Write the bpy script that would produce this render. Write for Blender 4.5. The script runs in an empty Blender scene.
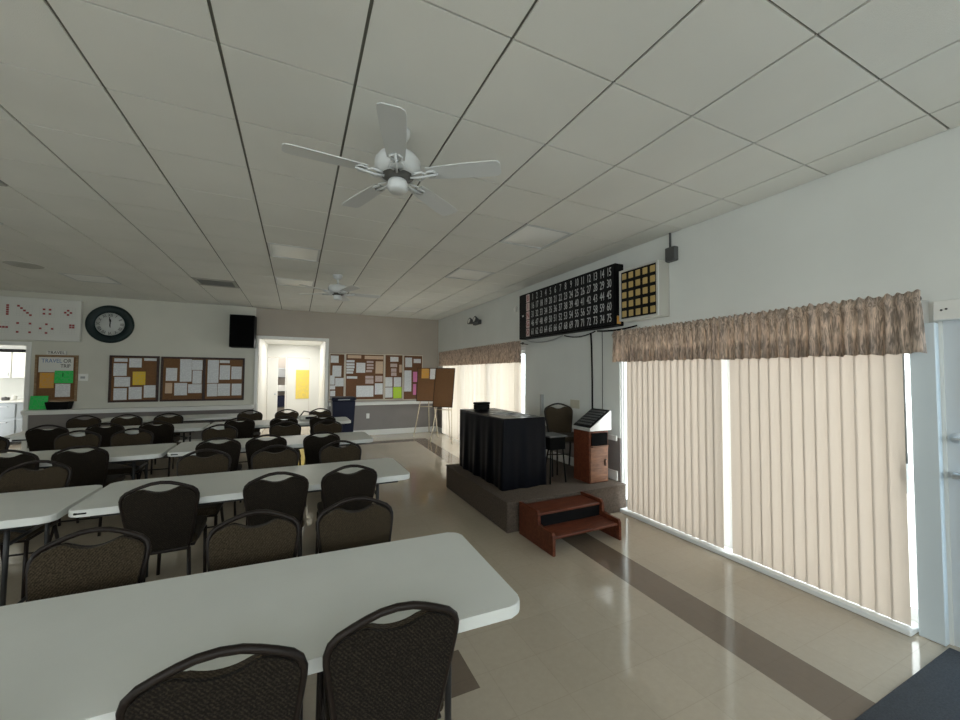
import bpy, bmesh, math, random
from mathutils import Vector, Matrix
random.seed(7)
scn = bpy.context.scene
COL = scn.collection
PI = math.pi
XW, YB, CZ = 3.62, 10.47, 3.15          # aisle-side wall, back wall, ceiling (metres)

# ------------------------------------------------------------------ materials
def new_mat(name):
    m = bpy.data.materials.new(name); m.use_nodes = True
    nt = m.node_tree
    return m, nt, nt.nodes['Principled BSDF'], nt.nodes, nt.links

def mat(name, col, rough=.6, metal=0., spec=.5, noise=0., nscale=8., bump=0., bscale=60., coat=0.):
    m, nt, b, N, L = new_mat(name)
    b.inputs['Base Color'].default_value = (*col, 1); b.inputs['Roughness'].default_value = rough
    b.inputs['Metallic'].default_value = metal; b.inputs['Specular IOR Level'].default_value = spec
    b.inputs['Coat Weight'].default_value = coat
    if noise or bump:
        tc = N.new('ShaderNodeTexCoord')
    if noise:
        n = N.new('ShaderNodeTexNoise'); n.inputs['Scale'].default_value = nscale; n.inputs['Detail'].default_value = 5
        r = N.new('ShaderNodeValToRGB')
        r.color_ramp.elements[0].position = .3; r.color_ramp.elements[1].position = .7
        r.color_ramp.elements[0].color = tuple(c*(1-noise) for c in col)+(1,)
        r.color_ramp.elements[1].color = tuple(min(1, c*(1+noise)) for c in col)+(1,)
        L.new(tc.outputs['Object'], n.inputs['Vector']); L.new(n.outputs['Fac'], r.inputs['Fac']); L.new(r.outputs['Color'], b.inputs['Base Color'])
    if bump:
        n2 = N.new('ShaderNodeTexNoise'); n2.inputs['Scale'].default_value = bscale; n2.inputs['Detail'].default_value = 3
        bp = N.new('ShaderNodeBump'); bp.inputs['Strength'].default_value = bump; bp.inputs['Distance'].default_value = .01
        L.new(tc.outputs['Object'], n2.inputs['Vector']); L.new(n2.outputs['Fac'], bp.inputs['Height']); L.new(bp.outputs['Normal'], b.inputs['Normal'])
    return m

def math_node(N, L, op, a, b=None, c=None):
    n = N.new('ShaderNodeMath'); n.operation = op
    for i, v in enumerate((a, b, c)):
        if v is None: continue
        if isinstance(v, (int, float)): n.inputs[i].default_value = v
        else: L.new(v, n.inputs[i])
    return n.outputs[0]

def mat_floor():
    m, nt, b, N, L = new_mat('vinyl_floor_tile')
    geo = N.new('ShaderNodeNewGeometry'); sep = N.new('ShaderNodeSeparateXYZ'); L.new(geo.outputs['Position'], sep.inputs[0])
    x, y = sep.outputs['X'], sep.outputs['Y']
    T = .305
    M = lambda *a: math_node(N, L, *a)
    def cell(v, off):
        s = M('DIVIDE', M('ADD', v, off), T); return M('FLOOR', s), M('FRACT', s)
    cx, fx = cell(x, 10.0); cy, fy = cell(y, 10.26)
    # tile to tile tint
    cmb = N.new('ShaderNodeCombineXYZ'); L.new(cx, cmb.inputs[0]); L.new(cy, cmb.inputs[1])
    wn = N.new('ShaderNodeTexWhiteNoise'); wn.noise_dimensions = '2D'; L.new(cmb.outputs[0], wn.inputs['Vector'])
    no = N.new('ShaderNodeTexNoise'); no.inputs['Scale'].default_value = 26; no.inputs['Detail'].default_value = 8; no.inputs['Roughness'].default_value = .7
    L.new(geo.outputs['Position'], no.inputs['Vector'])
    lo = N.new('ShaderNodeTexNoise'); lo.inputs['Scale'].default_value = 1.1; L.new(geo.outputs['Position'], lo.inputs['Vector'])
    v = M('ADD', M('MULTIPLY', wn.outputs['Value'], .05), M('ADD', M('MULTIPLY', no.outputs['Fac'], .22), M('MULTIPLY', lo.outputs['Fac'], .12)))
    v = M('ADD', v, .80)
    # borders: band along the window wall, band across in front of the back wall, one accent tile
    u = M('SUBTRACT', x, M('ADD', M('MULTIPLY', M('SUBTRACT', y, .95), .037), 2.475))
    band = M('MULTIPLY', M('LESS_THAN', M('ABSOLUTE', u), .158), M('LESS_THAN', y, 9.42))
    b2 = M('MULTIPLY', M('LESS_THAN', M('ABSOLUTE', M('SUBTRACT', y, 9.30)), .15), M('LESS_THAN', x, 2.95))
    b3 = M('MULTIPLY', M('LESS_THAN', M('ABSOLUTE', M('SUBTRACT', x, .74)), .152), M('LESS_THAN', M('ABSOLUTE', M('SUBTRACT', y, 2.013)), .152))
    dark = M('MINIMUM', M('ADD', M('ADD', band, b2), b3), 1.0)
    mix = N.new('ShaderNodeMix'); mix.data_type = 'RGBA'; L.new(dark, mix.inputs['Factor'])
    mix.inputs['A'].default_value = (.43, .37, .29, 1); mix.inputs['B'].default_value = (.15, .115, .085, 1)
    seam = M('MAXIMUM', M('GREATER_THAN', M('ABSOLUTE', M('SUBTRACT', fx, .5)), .4935), M('GREATER_THAN', M('ABSOLUTE', M('SUBTRACT', fy, .5)), .4935))
    v = M('MULTIPLY', v, M('SUBTRACT', 1.0, M('MULTIPLY', seam, .10)))
    mul = N.new('ShaderNodeMix'); mul.data_type = 'RGBA'; mul.blend_type = 'MULTIPLY'; mul.inputs['Factor'].default_value = 1
    cv = N.new('ShaderNodeCombineColor'); [L.new(v, cv.inputs[i]) for i in range(3)]
    L.new(mix.outputs['Result'], mul.inputs['A']); L.new(cv.outputs[0], mul.inputs['B']); L.new(mul.outputs['Result'], b.inputs['Base Color'])
    b.inputs['Roughness'].default_value = .085; b.inputs['Specular IOR Level'].default_value = .55
    wav = N.new('ShaderNodeTexNoise'); wav.inputs['Scale'].default_value = 9; wav.inputs['Detail'].default_value = 3; L.new(geo.outputs['Position'], wav.inputs['Vector'])
    bp = N.new('ShaderNodeBump'); bp.inputs['Strength'].default_value = .07; bp.inputs['Distance'].default_value = .012
    L.new(wav.outputs['Fac'], bp.inputs['Height']); L.new(bp.outputs['Normal'], b.inputs['Normal'])
    return m

def mat_translucent(name, col, tcol, f=.5, noise=0):
    m, nt, b, N, L = new_mat(name); N.remove(b)
    d = N.new('ShaderNodeBsdfDiffuse'); t = N.new('ShaderNodeBsdfTranslucent'); mx = N.new('ShaderNodeMixShader')
    d.inputs['Color'].default_value = (*col, 1); t.inputs['Color'].default_value = (*tcol, 1); mx.inputs['Fac'].default_value = f
    L.new(d.outputs[0], mx.inputs[1]); L.new(t.outputs[0], mx.inputs[2]); L.new(mx.outputs[0], N['Material Output'].inputs['Surface'])
    if noise:
        tc = N.new('ShaderNodeTexCoord'); mp = N.new('ShaderNodeMapping'); mp.inputs['Scale'].default_value = (1, 1, .14)
        n = N.new('ShaderNodeTexNoise'); n.inputs['Scale'].default_value = 75; n.inputs['Detail'].default_value = 6; n.inputs['Distortion'].default_value = 1.2
        L.new(tc.outputs['Object'], mp.inputs[0]); L.new(mp.outputs[0], n.inputs['Vector'])
        for c, sh in ((col, d), (tcol, t)):
            r = N.new('ShaderNodeValToRGB'); r.color_ramp.elements[0].position = .38; r.color_ramp.elements[1].position = .62
            r.color_ramp.elements[0].color = tuple(k*(1-noise) for k in c)+(1,); r.color_ramp.elements[1].color = tuple(min(1, k*(1+noise)) for k in c)+(1,)
            L.new(n.outputs['Fac'], r.inputs['Fac']); L.new(r.outputs['Color'], sh.inputs['Color'])
    return m

def mat_glass(name, tint=(.93, .97, .98)):
    m, nt, b, N, L = new_mat(name); N.remove(b)
    t = N.new('ShaderNodeBsdfTransparent'); t.inputs['Color'].default_value = (*tint, 1)
    g = N.new('ShaderNodeBsdfGlossy'); g.inputs['Roughness'].default_value = .02
    mx = N.new('ShaderNodeMixShader'); mx.inputs['Fac'].default_value = .06
    L.new(t.outputs[0], mx.inputs[1]); L.new(g.outputs[0], mx.inputs[2]); L.new(mx.outputs[0], N['Material Output'].inputs['Surface'])
    return m

def mat_fabric(name, dark, light, thresh=.5):
    m, nt, b, N, L = new_mat(name)
    tc = N.new('ShaderNodeTexCoord')
    w1 = N.new('ShaderNodeTexWave'); w1.wave_type = 'BANDS'; w1.bands_direction = 'DIAGONAL'; w1.inputs['Scale'].default_value = 48; w1.inputs['Distortion'].default_value = 2.2; w1.inputs['Detail'].default_value = 2
    n = N.new('ShaderNodeTexNoise'); n.inputs['Scale'].default_value = 170; n.inputs['Detail'].default_value = 2
    L.new(tc.outputs['Object'], w1.inputs['Vector']); L.new(tc.outputs['Object'], n.inputs['Vector'])
    mu = math_node(N, L, 'ADD', math_node(N, L, 'MULTIPLY', w1.outputs['Fac'], .16), math_node(N, L, 'MULTIPLY', n.outputs['Fac'], .8))
    r = N.new('ShaderNodeValToRGB'); r.color_ramp.elements[0].position = thresh-.14; r.color_ramp.elements[1].position = thresh+.2
    r.color_ramp.elements[0].color = (*dark, 1); r.color_ramp.elements[1].color = (*light, 1)
    L.new(mu, r.inputs['Fac']); L.new(r.outputs['Color'], b.inputs['Base Color'])
    b.inputs['Roughness'].default_value = .9; b.inputs['Specular IOR Level'].default_value = .15
    b.inputs['Sheen Weight'].default_value = .06; b.inputs['Sheen Roughness'].default_value = .4
    bp = N.new('ShaderNodeBump'); bp.inputs['Strength'].default_value = .25; bp.inputs['Distance'].default_value = .004
    L.new(n.outputs['Fac'], bp.inputs['Height']); L.new(bp.outputs['Normal'], b.inputs['Normal'])
    return m

def mat_paper(name, col, ink=(.3, .3, .34)):
    """printed sheet: faint rows of illegible grey print"""
    m, nt, b, N, L = new_mat(name)
    geo = N.new('ShaderNodeTexCoord'); sep = N.new('ShaderNodeSeparateXYZ'); L.new(geo.outputs['Object'], sep.inputs[0])
    M = lambda *a: math_node(N, L, *a)
    row = M('FRACT', M('MULTIPLY', sep.outputs['Z'], 42.0))
    n = N.new('ShaderNodeTexNoise'); n.inputs['Scale'].default_value = 30; L.new(geo.outputs['Object'], n.inputs['Vector'])
    f = M('MULTIPLY', M('LESS_THAN', row, .45), M('MULTIPLY', M('GREATER_THAN', n.outputs['Fac'], .46), .35))
    mix = N.new('ShaderNodeMix'); mix.data_type = 'RGBA'; L.new(f, mix.inputs['Factor'])
    mix.inputs['A'].default_value = (*col, 1); mix.inputs['B'].default_value = (*ink, 1)
    L.new(mix.outputs['Result'], b.inputs['Base Color']); b.inputs['Roughness'].default_value = .8
    return m

def mat_wood(name, a, c, rough=.4, scale=6.):
    m, nt, b, N, L = new_mat(name)
    tc = N.new('ShaderNodeTexCoord'); mp = N.new('ShaderNodeMapping'); mp.inputs['Scale'].default_value = (1, 5, 5)
    n = N.new('ShaderNodeTexNoise'); n.inputs['Scale'].default_value = scale; n.inputs['Detail'].default_value = 7; n.inputs['Distortion'].default_value = .8
    r = N.new('ShaderNodeValToRGB'); r.color_ramp.elements[0].color = (*a, 1); r.color_ramp.elements[1].color = (*c, 1)
    r.color_ramp.elements[0].position = .35; r.color_ramp.elements[1].position = .68
    L.new(tc.outputs['Object'], mp.inputs[0]); L.new(mp.outputs[0], n.inputs['Vector']); L.new(n.outputs['Fac'], r.inputs['Fac']); L.new(r.outputs['Color'], b.inputs['Base Color'])
    b.inputs['Roughness'].default_value = rough; b.inputs['Specular IOR Level'].default_value = .25
    return m

def mat_emit(name, col, s):
    m, nt, b, N, L = new_mat(name)
    b.inputs['Base Color'].default_value = (*col, 1); b.inputs['Emission Color'].default_value = (*col, 1); b.inputs['Emission Strength'].default_value = s
    b.inputs['Roughness'].default_value = .4
    return m

M = {}
M['floor'] = mat_floor()
M['wall'] = mat('wall_paint_pale_grey', (.66, .675, .65), .75, noise=.03, nscale=2)
M['wall_green'] = mat('wall_paint_grey_green', (.60, .59, .52), .8, noise=.03, nscale=2)
M['wall_taupe'] = mat('wall_paint_taupe', (.40, .355, .305), .8, noise=.03, nscale=2)
M['wall_low'] = mat('wall_paint_dark_grey_brown', (.215, .195, .185), .7, noise=.04, nscale=3)
M['white_paint'] = mat('white_gloss_paint', (.80, .80, .77), .4)
M['trim_white'] = mat('white_trim_paint', (.72, .72, .69), .45)
M['tile'] = mat('ceiling_tile', (.78, .78, .735), .95, spec=.1, noise=.035, nscale=1.2, bump=.25, bscale=240)
M['tee'] = mat('ceiling_grid_shadowed_metal', (.17, .17, .145), .7)  # off-white tees; the shade they hang in is put into this dark colour
M['lens'] = mat('troffer_lens', (.86, .87, .84), .35)
M['alu'] = mat('anodised_aluminium', (.58, .62, .65), .35, metal=.1)
M['alu_white'] = mat('white_aluminium', (.82, .84, .84), .4)
M['post_daylit'] = mat('white_post_in_blue_daylight', (.60, .67, .71), .45)  # white post; the blue daylight falling on it is put into the colour
M['glass'] = mat_glass('clear_glass')
M['glass_blue'] = mat_glass('bluish_door_glass', (.55, .68, .78))
M['vane'] = mat_translucent('blind_vane_vinyl', (.64, .58, .52), (.54, .44, .355), .22)
M['vane_far'] = mat_translucent('far_blind_vane_vinyl', (.80, .76, .70), (.74, .64, .53), .40)
M['valance'] = mat_translucent('valance_cloth', (.45, .39, .345), (.66, .54, .44), .48, .40)  # streaked noise paints light and dark of folds over the cloth's mottling
M['bronze'] = mat('chair_bronze_frame', (.014, .0095, .0075), .42, metal=.0, spec=.2)
M['pad_front'] = mat_fabric('chair_pad_olive_weave', (.021, .0150, .0085), (.066, .049, .030), .5)
M['pad_back'] = mat_fabric('chair_back_dark_weave', (.0068, .0048, .0032), (.040, .031, .021), .56)
M['table'] = mat('white_plastic_tabletop', (.66, .675, .65), .42, noise=.03, nscale=3, bump=.06, bscale=300)
M['table_leg'] = mat('dark_grey_table_leg', (.03, .03, .031), .45, metal=.3)
M['black'] = mat('black_plastic', (.005, .005, .0055), .55, spec=.10)
M['void'] = mat('matt_black_void', (.004, .004, .004), .9, spec=.04)
M['black_board'] = mat('black_board_face', (.008, .008, .009), .4, spec=.15)
M['grey_print'] = mat('pale_grey_numerals', (.52, .53, .53), .6)
M['letter_white'] = mat('pale_pink_letter_tile', (.62, .48, .46), .6)
M['letter_red'] = mat('dark_red_letter', (.28, .05, .04), .6)
M['amber'] = mat('amber_lamp_lens', (.47, .335, .125), .45)
M['silver'] = mat('silver_edge', (.60, .60, .58), .4, metal=.3)
M['beige_box'] = mat('beige_box_side', (.40, .39, .345), .6)
M['carpet'] = mat('brown_stage_carpet', (.105, .083, .067), .95, spec=.1, noise=.25, nscale=60, bump=.6, bscale=300)
M['vinyl_navy'] = mat('navy_vinyl_cover', (.0015, .002, .004), .34, spec=.10, bump=.15, bscale=9)
M['wood_red'] = mat_wood('reddish_stained_wood', (.075, .020, .010), (.145, .042, .020), .33)
M['wood_console'] = mat_wood('console_veneer', (.095, .042, .022), (.20, .092, .050), .38)
M['wood_dark'] = mat_wood('dark_frame_wood', (.03, .014, .010), (.055, .024, .016), .4)
M['wood_light'] = mat_wood('light_pine', (.52, .43, .31), (.66, .57, .43), .5)
M['wood_tan'] = mat_wood('tan_frame_wood', (.22, .14, .07), (.33, .22, .12), .5)
M['cork'] = mat('cork', (.18, .088, .036), .9, noise=.25, nscale=90, bump=.3, bscale=200)
M['cork_dark'] = mat('dark_cork', (.15, .068, .030), .9, noise=.25, nscale=90, bump=.3, bscale=200)
M['cream'] = mat('cream_strip', (.60, .54, .45), .6)
M['paper'] = mat_paper('white_printed_paper', (.72, .73, .74))
M['paper_tan'] = mat_paper('tan_printed_paper', (.62, .44, .30))
M['paper_pinkish'] = mat_paper('pinkish_printed_strip', (.56, .45, .42), (.2, .08, .08))
M['paper_yellow'] = mat_paper('yellow_printed_paper', (.78, .52, .03))
M['paper_orange'] = mat_paper('orange_paper', (.66, .33, .04))
M['paper_green'] = mat_paper('bright_green_paper', (.02, .58, .10))
M['paper_lime'] = mat_paper('lime_paper', (.52, .78, .03))
M['paper_pink'] = mat_paper('pink_paper', (.70, .20, .42))
M['poster'] = mat_paper('pale_yellow_poster', (.86, .66, .12))
M['ink_blue'] = mat('blue_marker', (.10, .20, .42), .7)
M['ink_black'] = mat('black_ink', (.008, .008, .009), .8, spec=.1)
M['red'] = mat('red_square', (.34, .05, .05), .6)
M['gridline'] = mat('pale_grid_line', (.55, .55, .52), .7)
M['board_white'] = mat('white_pattern_board', (.68, .68, .64), .6)
M['clock_rim'] = mat('dark_green_clock_rim', (.008, .021, .021), .4, spec=.25, noise=.2, nscale=12)
M['clock_face'] = mat('aged_clock_face', (.58, .60, .58), .5, noise=.06, nscale=9)
M['fan_white'] = mat('fan_white_enamel', (.62, .64, .64), .4)
M['fan_dark'] = mat('fan_dark_slot', (.09, .09, .085), .5)
M['vent'] = mat('vent_pale_metal', (.42, .42, .38), .5)
M['vent_dark'] = mat('vent_dark_gap', (.02, .02, .02), .8)
M['mat_black'] = mat('black_ribbed_doormat', (.040, .043, .048), .9, noise=.3, nscale=120, bump=.7, bscale=160)
M['bin_navy'] = mat('navy_plastic_bin', (.006, .008, .025), .45, spec=.25)
M['grey_plastic'] = mat('grey_plastic', (.36, .37, .37), .5)
M['dark_grey'] = mat('dark_grey_metal', (.07, .07, .07), .5)
M['beige_plate'] = mat('beige_wall_plate', (.46, .43, .34), .5)
M['steel'] = mat('kitchen_steel', (.38, .42, .45), .35, metal=.7)
M['cabinet_white'] = mat('kitchen_cabinet_white', (.78, .78, .74), .4)
M['ground'] = mat('patio_concrete', (.55, .54, .52), .9, noise=.08, nscale=1)

# ------------------------------------------------------------------ mesh helpers
class MB:
    def __init__(s): s.bm = bmesh.new(); s.mi = 0; s.lay = s.bm.faces.layers.int.new('done')
    def _mark(s, n0, smooth=False):
        for f in s.bm.faces:
            if not f[s.lay]: f[s.lay] = 1; f.material_index = s.mi; f.smooth = smooth
    def box(s, x0, x1, y0, y1, z0, z1, bev=0., seg=1, m=None, mx=None):
        if m is not None: s.mi = m
        n0 = len(s.bm.faces)
        g = bmesh.ops.create_cube(s.bm, size=1)
        vs = g['verts']
        for v in vs:
            v.co = Vector((x0+(v.co.x+.5)*(x1-x0), y0+(v.co.y+.5)*(y1-y0), z0+(v.co.z+.5)*(z1-z0)))
            if mx is not None: v.co = mx @ v.co
        if bev:
            es = list({e for v in vs for e in v.link_edges})
            bmesh.ops.bevel(s.bm, geom=es, offset=bev, segments=seg, affect='EDGES', profile=.5)
        s._mark(n0, False); return s
    def tube(s, pts, r, seg=8, closed=False, m=None, flat=1.):
        if m is not None: s.mi = m
        n0 = len(s.bm.faces); pts = [Vector(p) for p in pts]; n = len(pts); rings = []; up = None
        for i, p in enumerate(pts):
            a = pts[(i-1) % n] if (closed or i) else p; c = pts[(i+1) % n] if (closed or i < n-1) else p
            t = (c-a).normalized()
            if up is None: up = Vector((0, 1, 0)) if abs(t.y) < .9 else Vector((1, 0, 0))
            q = t.cross(up).normalized(); w = q.cross(t).normalized(); up = w
            rr = r[i] if isinstance(r, (list, tuple)) else r
            rings.append([s.bm.verts.new(p+q*math.cos(2*PI*k/seg)*rr+w*math.sin(2*PI*k/seg)*rr*flat) for k in range(seg)])
        for i in range(n if closed else n-1):
            A, B = rings[i], rings[(i+1) % n]
            for k in range(seg): s.bm.faces.new((A[k], A[(k+1) % seg], B[(k+1) % seg], B[k]))
        if not closed: s.bm.faces.new(rings[0][::-1]); s.bm.faces.new(rings[-1])
        s._mark(n0, True); return s
    def lathe(s, prof, seg=24, mx=None, m=None, smooth=True):
        """profile of (radius, z) turned about z"""
        if m is not None: s.mi = m
        n0 = len(s.bm.faces); rings = []
        for r, z in prof:
            if r < 1e-6: rings.append([s.bm.verts.new((mx or Matrix()) @ Vector((0, 0, z)))])
            else: rings.append([s.bm.verts.new((mx or Matrix()) @ Vector((r*math.cos(2*PI*k/seg), r*math.sin(2*PI*k/seg), z))) for k in range(seg)])
        for A, B in zip(rings, rings[1:]):
            for k in range(seg):
                a, b2 = A[k % len(A)], A[(k+1) % len(A)]; c, d = B[(k+1) % len(B)], B[k % len(B)]
                q = [v for i, v in enumerate((a, b2, c, d)) if v not in (a, b2, c, d)[:i]]
                if len(q) > 2: s.bm.faces.new(q)
        s._mark(n0, smooth); return s
    def prism(s, outline, f0, f1, bev=0., m=None, smooth=False, seg=2):
        """outline list of 2-D points, f0 / f1 map one to the two caps"""
        if m is not None: s.mi = m
        n0 = len(s.bm.faces)
        A = [s.bm.verts.new(f0(p)) for p in outline]; B = [s.bm.verts.new(f1(p)) for p in outline]; n = len(A)
        fa = s.bm.faces.new(A); fb = s.bm.faces.new(B[::-1])
        for i in range(n): s.bm.faces.new((A[(i+1) % n], A[i], B[i], B[(i+1) % n]))
        if bev:
            es = list(set(fa.edges) | set(fb.edges))
            bmesh.ops.bevel(s.bm, geom=es, offset=bev, segments=seg, affect='EDGES', profile=.5)
        s._mark(n0, smooth); return s
    def grid(s, fn, nu, nv, m=None, smooth=True):
        if m is not None: s.mi = m
        n0 = len(s.bm.faces)
        V = [[s.bm.verts.new(fn(i/nu, j/nv)) for j in range(nv+1)] for i in range(nu+1)]
        for i in range(nu):
            for j in range(nv): s.bm.faces.new((V[i][j], V[i+1][j], V[i+1][j+1], V[i][j+1]))
        s._mark(n0, smooth); return s
    def add_mesh(s, me, mx, m=None):
        if m is not None: s.mi = m
        n0 = len(s.bm.faces); nv = len(s.bm.verts)
        old = set(s.bm.verts); s.bm.from_mesh(me); s.lay = s.bm.faces.layers.int['done']
        for v in s.bm.verts:
            if v not in old: v.co = mx @ v.co
        s._mark(n0, False); return s
    def build(s, name, mats, parent=None, loc=(0, 0, 0), rz=0., recalc=True, sharp=False):
        if recalc: bmesh.ops.recalc_face_normals(s.bm, faces=s.bm.faces)
        s.bm.faces.layers.int.remove(s.bm.faces.layers.int['done']); me = bpy.data.meshes.new(name); s.bm.to_mesh(me); s.bm.free()
        for mm in (mats if isinstance(mats, (list, tuple)) else [mats]): me.materials.append(mm)
        o = bpy.data.objects.new(name, me); COL.objects.link(o)
        o.location = loc; o.rotation_euler = (0, 0, rz)
        if parent is not None: o.parent = parent
        return o

def tag(o, label=None, cat=None, group=None, kind=None):
    if label: o['label'] = label
    if cat: o['category'] = cat
    if group: o['group'] = group
    if kind: o['kind'] = kind
    return o
def thing(name, label, cat, loc=(0, 0, 0), rz=0., group=None):
    o = bpy.data.objects.new(name, None); COL.objects.link(o); o.empty_display_size = .1
    o.location = loc; o.rotation_euler = (0, 0, rz)
    return tag(o, label, cat, group)
def structure(mb, name, mats): return tag(mb.build(name, mats), kind='structure')
def dup(root, loc, rz, label, group=None):
    r = root.copy(); COL.objects.link(r); r.location = loc; r.rotation_euler = (0, 0, rz); r['label'] = label
    if group: r['group'] = group
    for ch in list(root.children):
        c = ch.copy(); COL.objects.link(c); c.parent = r
        for g in list(ch.children):
            d = g.copy(); COL.objects.link(d); d.parent = c
    return r

_txt = {}
def text_mesh(s):
    if s in _txt: return _txt[s]
    cu = bpy.data.curves.new('lettering', 'FONT'); cu.body = s; cu.size = 1; cu.align_x = 'CENTER'; cu.align_y = 'CENTER'; cu.extrude = .01; cu.resolution_u = 2
    ob = bpy.data.objects.new('lettering', cu); COL.objects.link(ob)
    dg = bpy.context.evaluated_depsgraph_get(); dg.update()
    me = bpy.data.meshes.new_from_object(ob.evaluated_get(dg)); bpy.data.objects.remove(ob)
    _txt[s] = me; return me
def frame_mx(origin, right, up, sx, sy=None):
    r, u = Vector(right), Vector(up); n = r.cross(u); sy = sy or sx
    return Matrix(((r.x*sx, u.x*sy, n.x*sx, origin[0]), (r.y*sx, u.y*sy, n.y*sx, origin[1]), (r.z*sx, u.z*sy, n.z*sx, origin[2]), (0, 0, 0, 1)))

# ------------------------------------------------------------------ camera
cam = bpy.data.cameras.new('camera'); cam.sensor_width = 36; cam.lens = 387.5/960*36; cam.clip_start = .05
co = bpy.data.objects.new('camera', cam); COL.objects.link(co)
p, yaw, roll = math.radians(2.08), math.radians(25.25), math.radians(.39)
F = Vector((math.sin(yaw)*math.cos(p), math.cos(yaw)*math.cos(p), math.sin(p)))
R0 = Vector((math.cos(yaw), -math.sin(yaw), 0)); U0 = R0.cross(F)
R = math.cos(roll)*R0+math.sin(roll)*U0; U = -math.sin(roll)*R0+math.cos(roll)*U0
mw = Matrix((R, U, -F)).transposed().to_4x4(); mw.translation = (0, 0, 1.62); co.matrix_world = mw
scn.camera = co

# ------------------------------------------------------------------ room shell
XL, YF = -6.6, -3.6
KX0, KX1, KZ = -5.75, -4.72, 2.11        # kitchen opening
DX0, DX1, DZ = -.83, .64, 2.42           # corridor opening
structure(MB().box(XL-.2, XW+.15, YF-.2, 14.2, -.12, 0), 'floor', M['floor'])
structure(MB().box(XW+.15, 26, -14, 26, -.16, -.04), 'ground_patio', M['ground'])
w = MB()
yb0, yb1 = YB, YB+.12
for x0, x1, z0, z1, m in ((XL, KX0, 0, CZ+.1, 0), (KX0, KX1, KZ, CZ+.1, 0), (KX1, -.9, .86, CZ+.1, 0), (KX1, DX0, 0, .86, 2), (-.9, DX0, .86, CZ+.1, 1),
                          (DX0, DX1, DZ, CZ+.1, 1), (DX1, XW, .86, CZ+.1, 1), (DX1, XW, 0, .86, 2)):
    w.box(x0, x1, yb0, yb1, z0, z1, m=m)
structure(w, 'wall_back', [M['wall_green'], M['wall_taupe'], M['wall_low']])
w = MB()
A0, A1, B0, B1, HZ = 1.0, 3.61, 5.80, 9.86, 2.11      # glass door 1 (near), 2 (far), head height
E0, E1 = -.06, .945                                   # entrance door
def wr(y0, y1, z0, z1, m=0): w.box(XW, XW+.14, y0, y1, z0, z1, m=m)
wr(YF, E0, 0, CZ+.1); wr(E0, E1, HZ-.02, CZ+.1); wr(E1, A0, 0, CZ+.1); wr(A0, A1, HZ, CZ+.1)
wr(A1, B0, .84, CZ+.1); wr(A1, B0, 0, .84, 1); wr(B0, B1, HZ, CZ+.1); wr(B1, YB, .84, CZ+.1); wr(B1, YB, 0, .84, 1)
structure(w, 'wall_right', [M['wall'], M['wall_low']])
# left wall and wall behind the camera; unseen windows added for fill light
LW = (-2.6, 1.4); w = MB()
w.box(XL-.14, XL, YF, LW[0], 0, CZ+.1).box(XL-.14, XL, LW[1], YB, 0, CZ+.1).box(XL-.14, XL, *LW, 0, .9).box(XL-.14, XL, *LW, 2.2, CZ+.1)
structure(w, 'wall_left', M['wall_green'])
FW = ((-5.6, -1.8), (-.8, 3.0)); w = MB()
w.box(XL, FW[0][0], YF-.14, YF, 0, CZ+.1).box(FW[0][1], FW[1][0], YF-.14, YF, 0, CZ+.1).box(FW[1][1], XW, YF-.14, YF, 0, CZ+.1)
for a, b in FW: w.box(a, b, YF-.14, YF, 0, 1.3).box(a, b, YF-.14, YF, 3.0, CZ+.1)
structure(w, 'wall_front', M['wall'])
def add_fill_window(name, x0, x1, y0, y1, z0, z1, axis):
    f = MB(); t = .05
    if axis == 'y':
        f.box(x0, x1, y0, y1, z0, z0+t).box(x0, x1, y0, y1, z1-t, z1).box(x0, x0+t, y0, y1, z0, z1).box(x1-t, x1, y0, y1, z0, z1).box((x0+x1)/2-.03, (x0+x1)/2+.03, y0, y1, z0, z1)
        g = MB().box(x0+t, x1-t, (y0+y1)/2-.004, (y0+y1)/2+.004, z0+t, z1-t)
    else:
        f.box(x0, x1, y0, y1, z0, z0+t).box(x0, x1, y0, y1, z1-t, z1).box(x0, x1, y0, y0+t, z0, z1).box(x0, x1, y1-t, y1, z0, z1).box(x0, x1, (y0+y1)/2-.03, (y0+y1)/2+.03, z0, z1)
        g = MB().box((x0+x1)/2-.004, (x0+x1)/2+.004, y0+t, y1-t, z0+t, z1-t)
    o = structure(f, name, M['alu_white']); g.build('pane', M['glass'], o)
add_fill_window('fill_window_3', *FW[0], YF-.12, YF-.04, 1.3, 3.0, 'y')
add_fill_window('fill_window_4', *FW[1], YF-.12, YF-.04, 1.3, 3.0, 'y')
add_fill_window('fill_window_5', XL-.12, XL-.04, *LW, .9, 2.2, 'x')

# ceiling grid: 0.61 m lay-in tiles
GX = [-.974+.61*k for k in range(-10, 8)]; GY = [.8825+.61*k for k in range(-8, 17)]
xs = [XL]+[g for g in GX if g > XL+.05]+[XW]; ys = [YF]+[g for g in GY if YF+.05 < g < YB-.05]+[YB]
LIGHTS = [(-.364, 5.15), (-.364, 6.98), (2.076, 3.32), (2.076, 5.15), (-3.414, 5.15), (-.364, .8825), (2.076, 8.81), (-3.414, 8.2)]
VENTS = [(-1.584, 7.59), (-2.804, 3.93)]
DROP = [(2.076, 8.2)]
special = {(round(a, 1), round(b, 1)) for a, b in LIGHTS+VENTS}
w = MB()
for i in range(len(xs)-1):
    for j in range(len(ys)-1):
        if (round(xs[i], 1), round(ys[j], 1)) in special: continue
        w.box(xs[i]+.008, xs[i+1]-.008, ys[j]+.005, ys[j+1]-.005, CZ, CZ+.03)
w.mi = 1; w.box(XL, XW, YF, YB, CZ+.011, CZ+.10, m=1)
structure(w, 'ceiling', [M['tile'], M['tee']])
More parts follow.
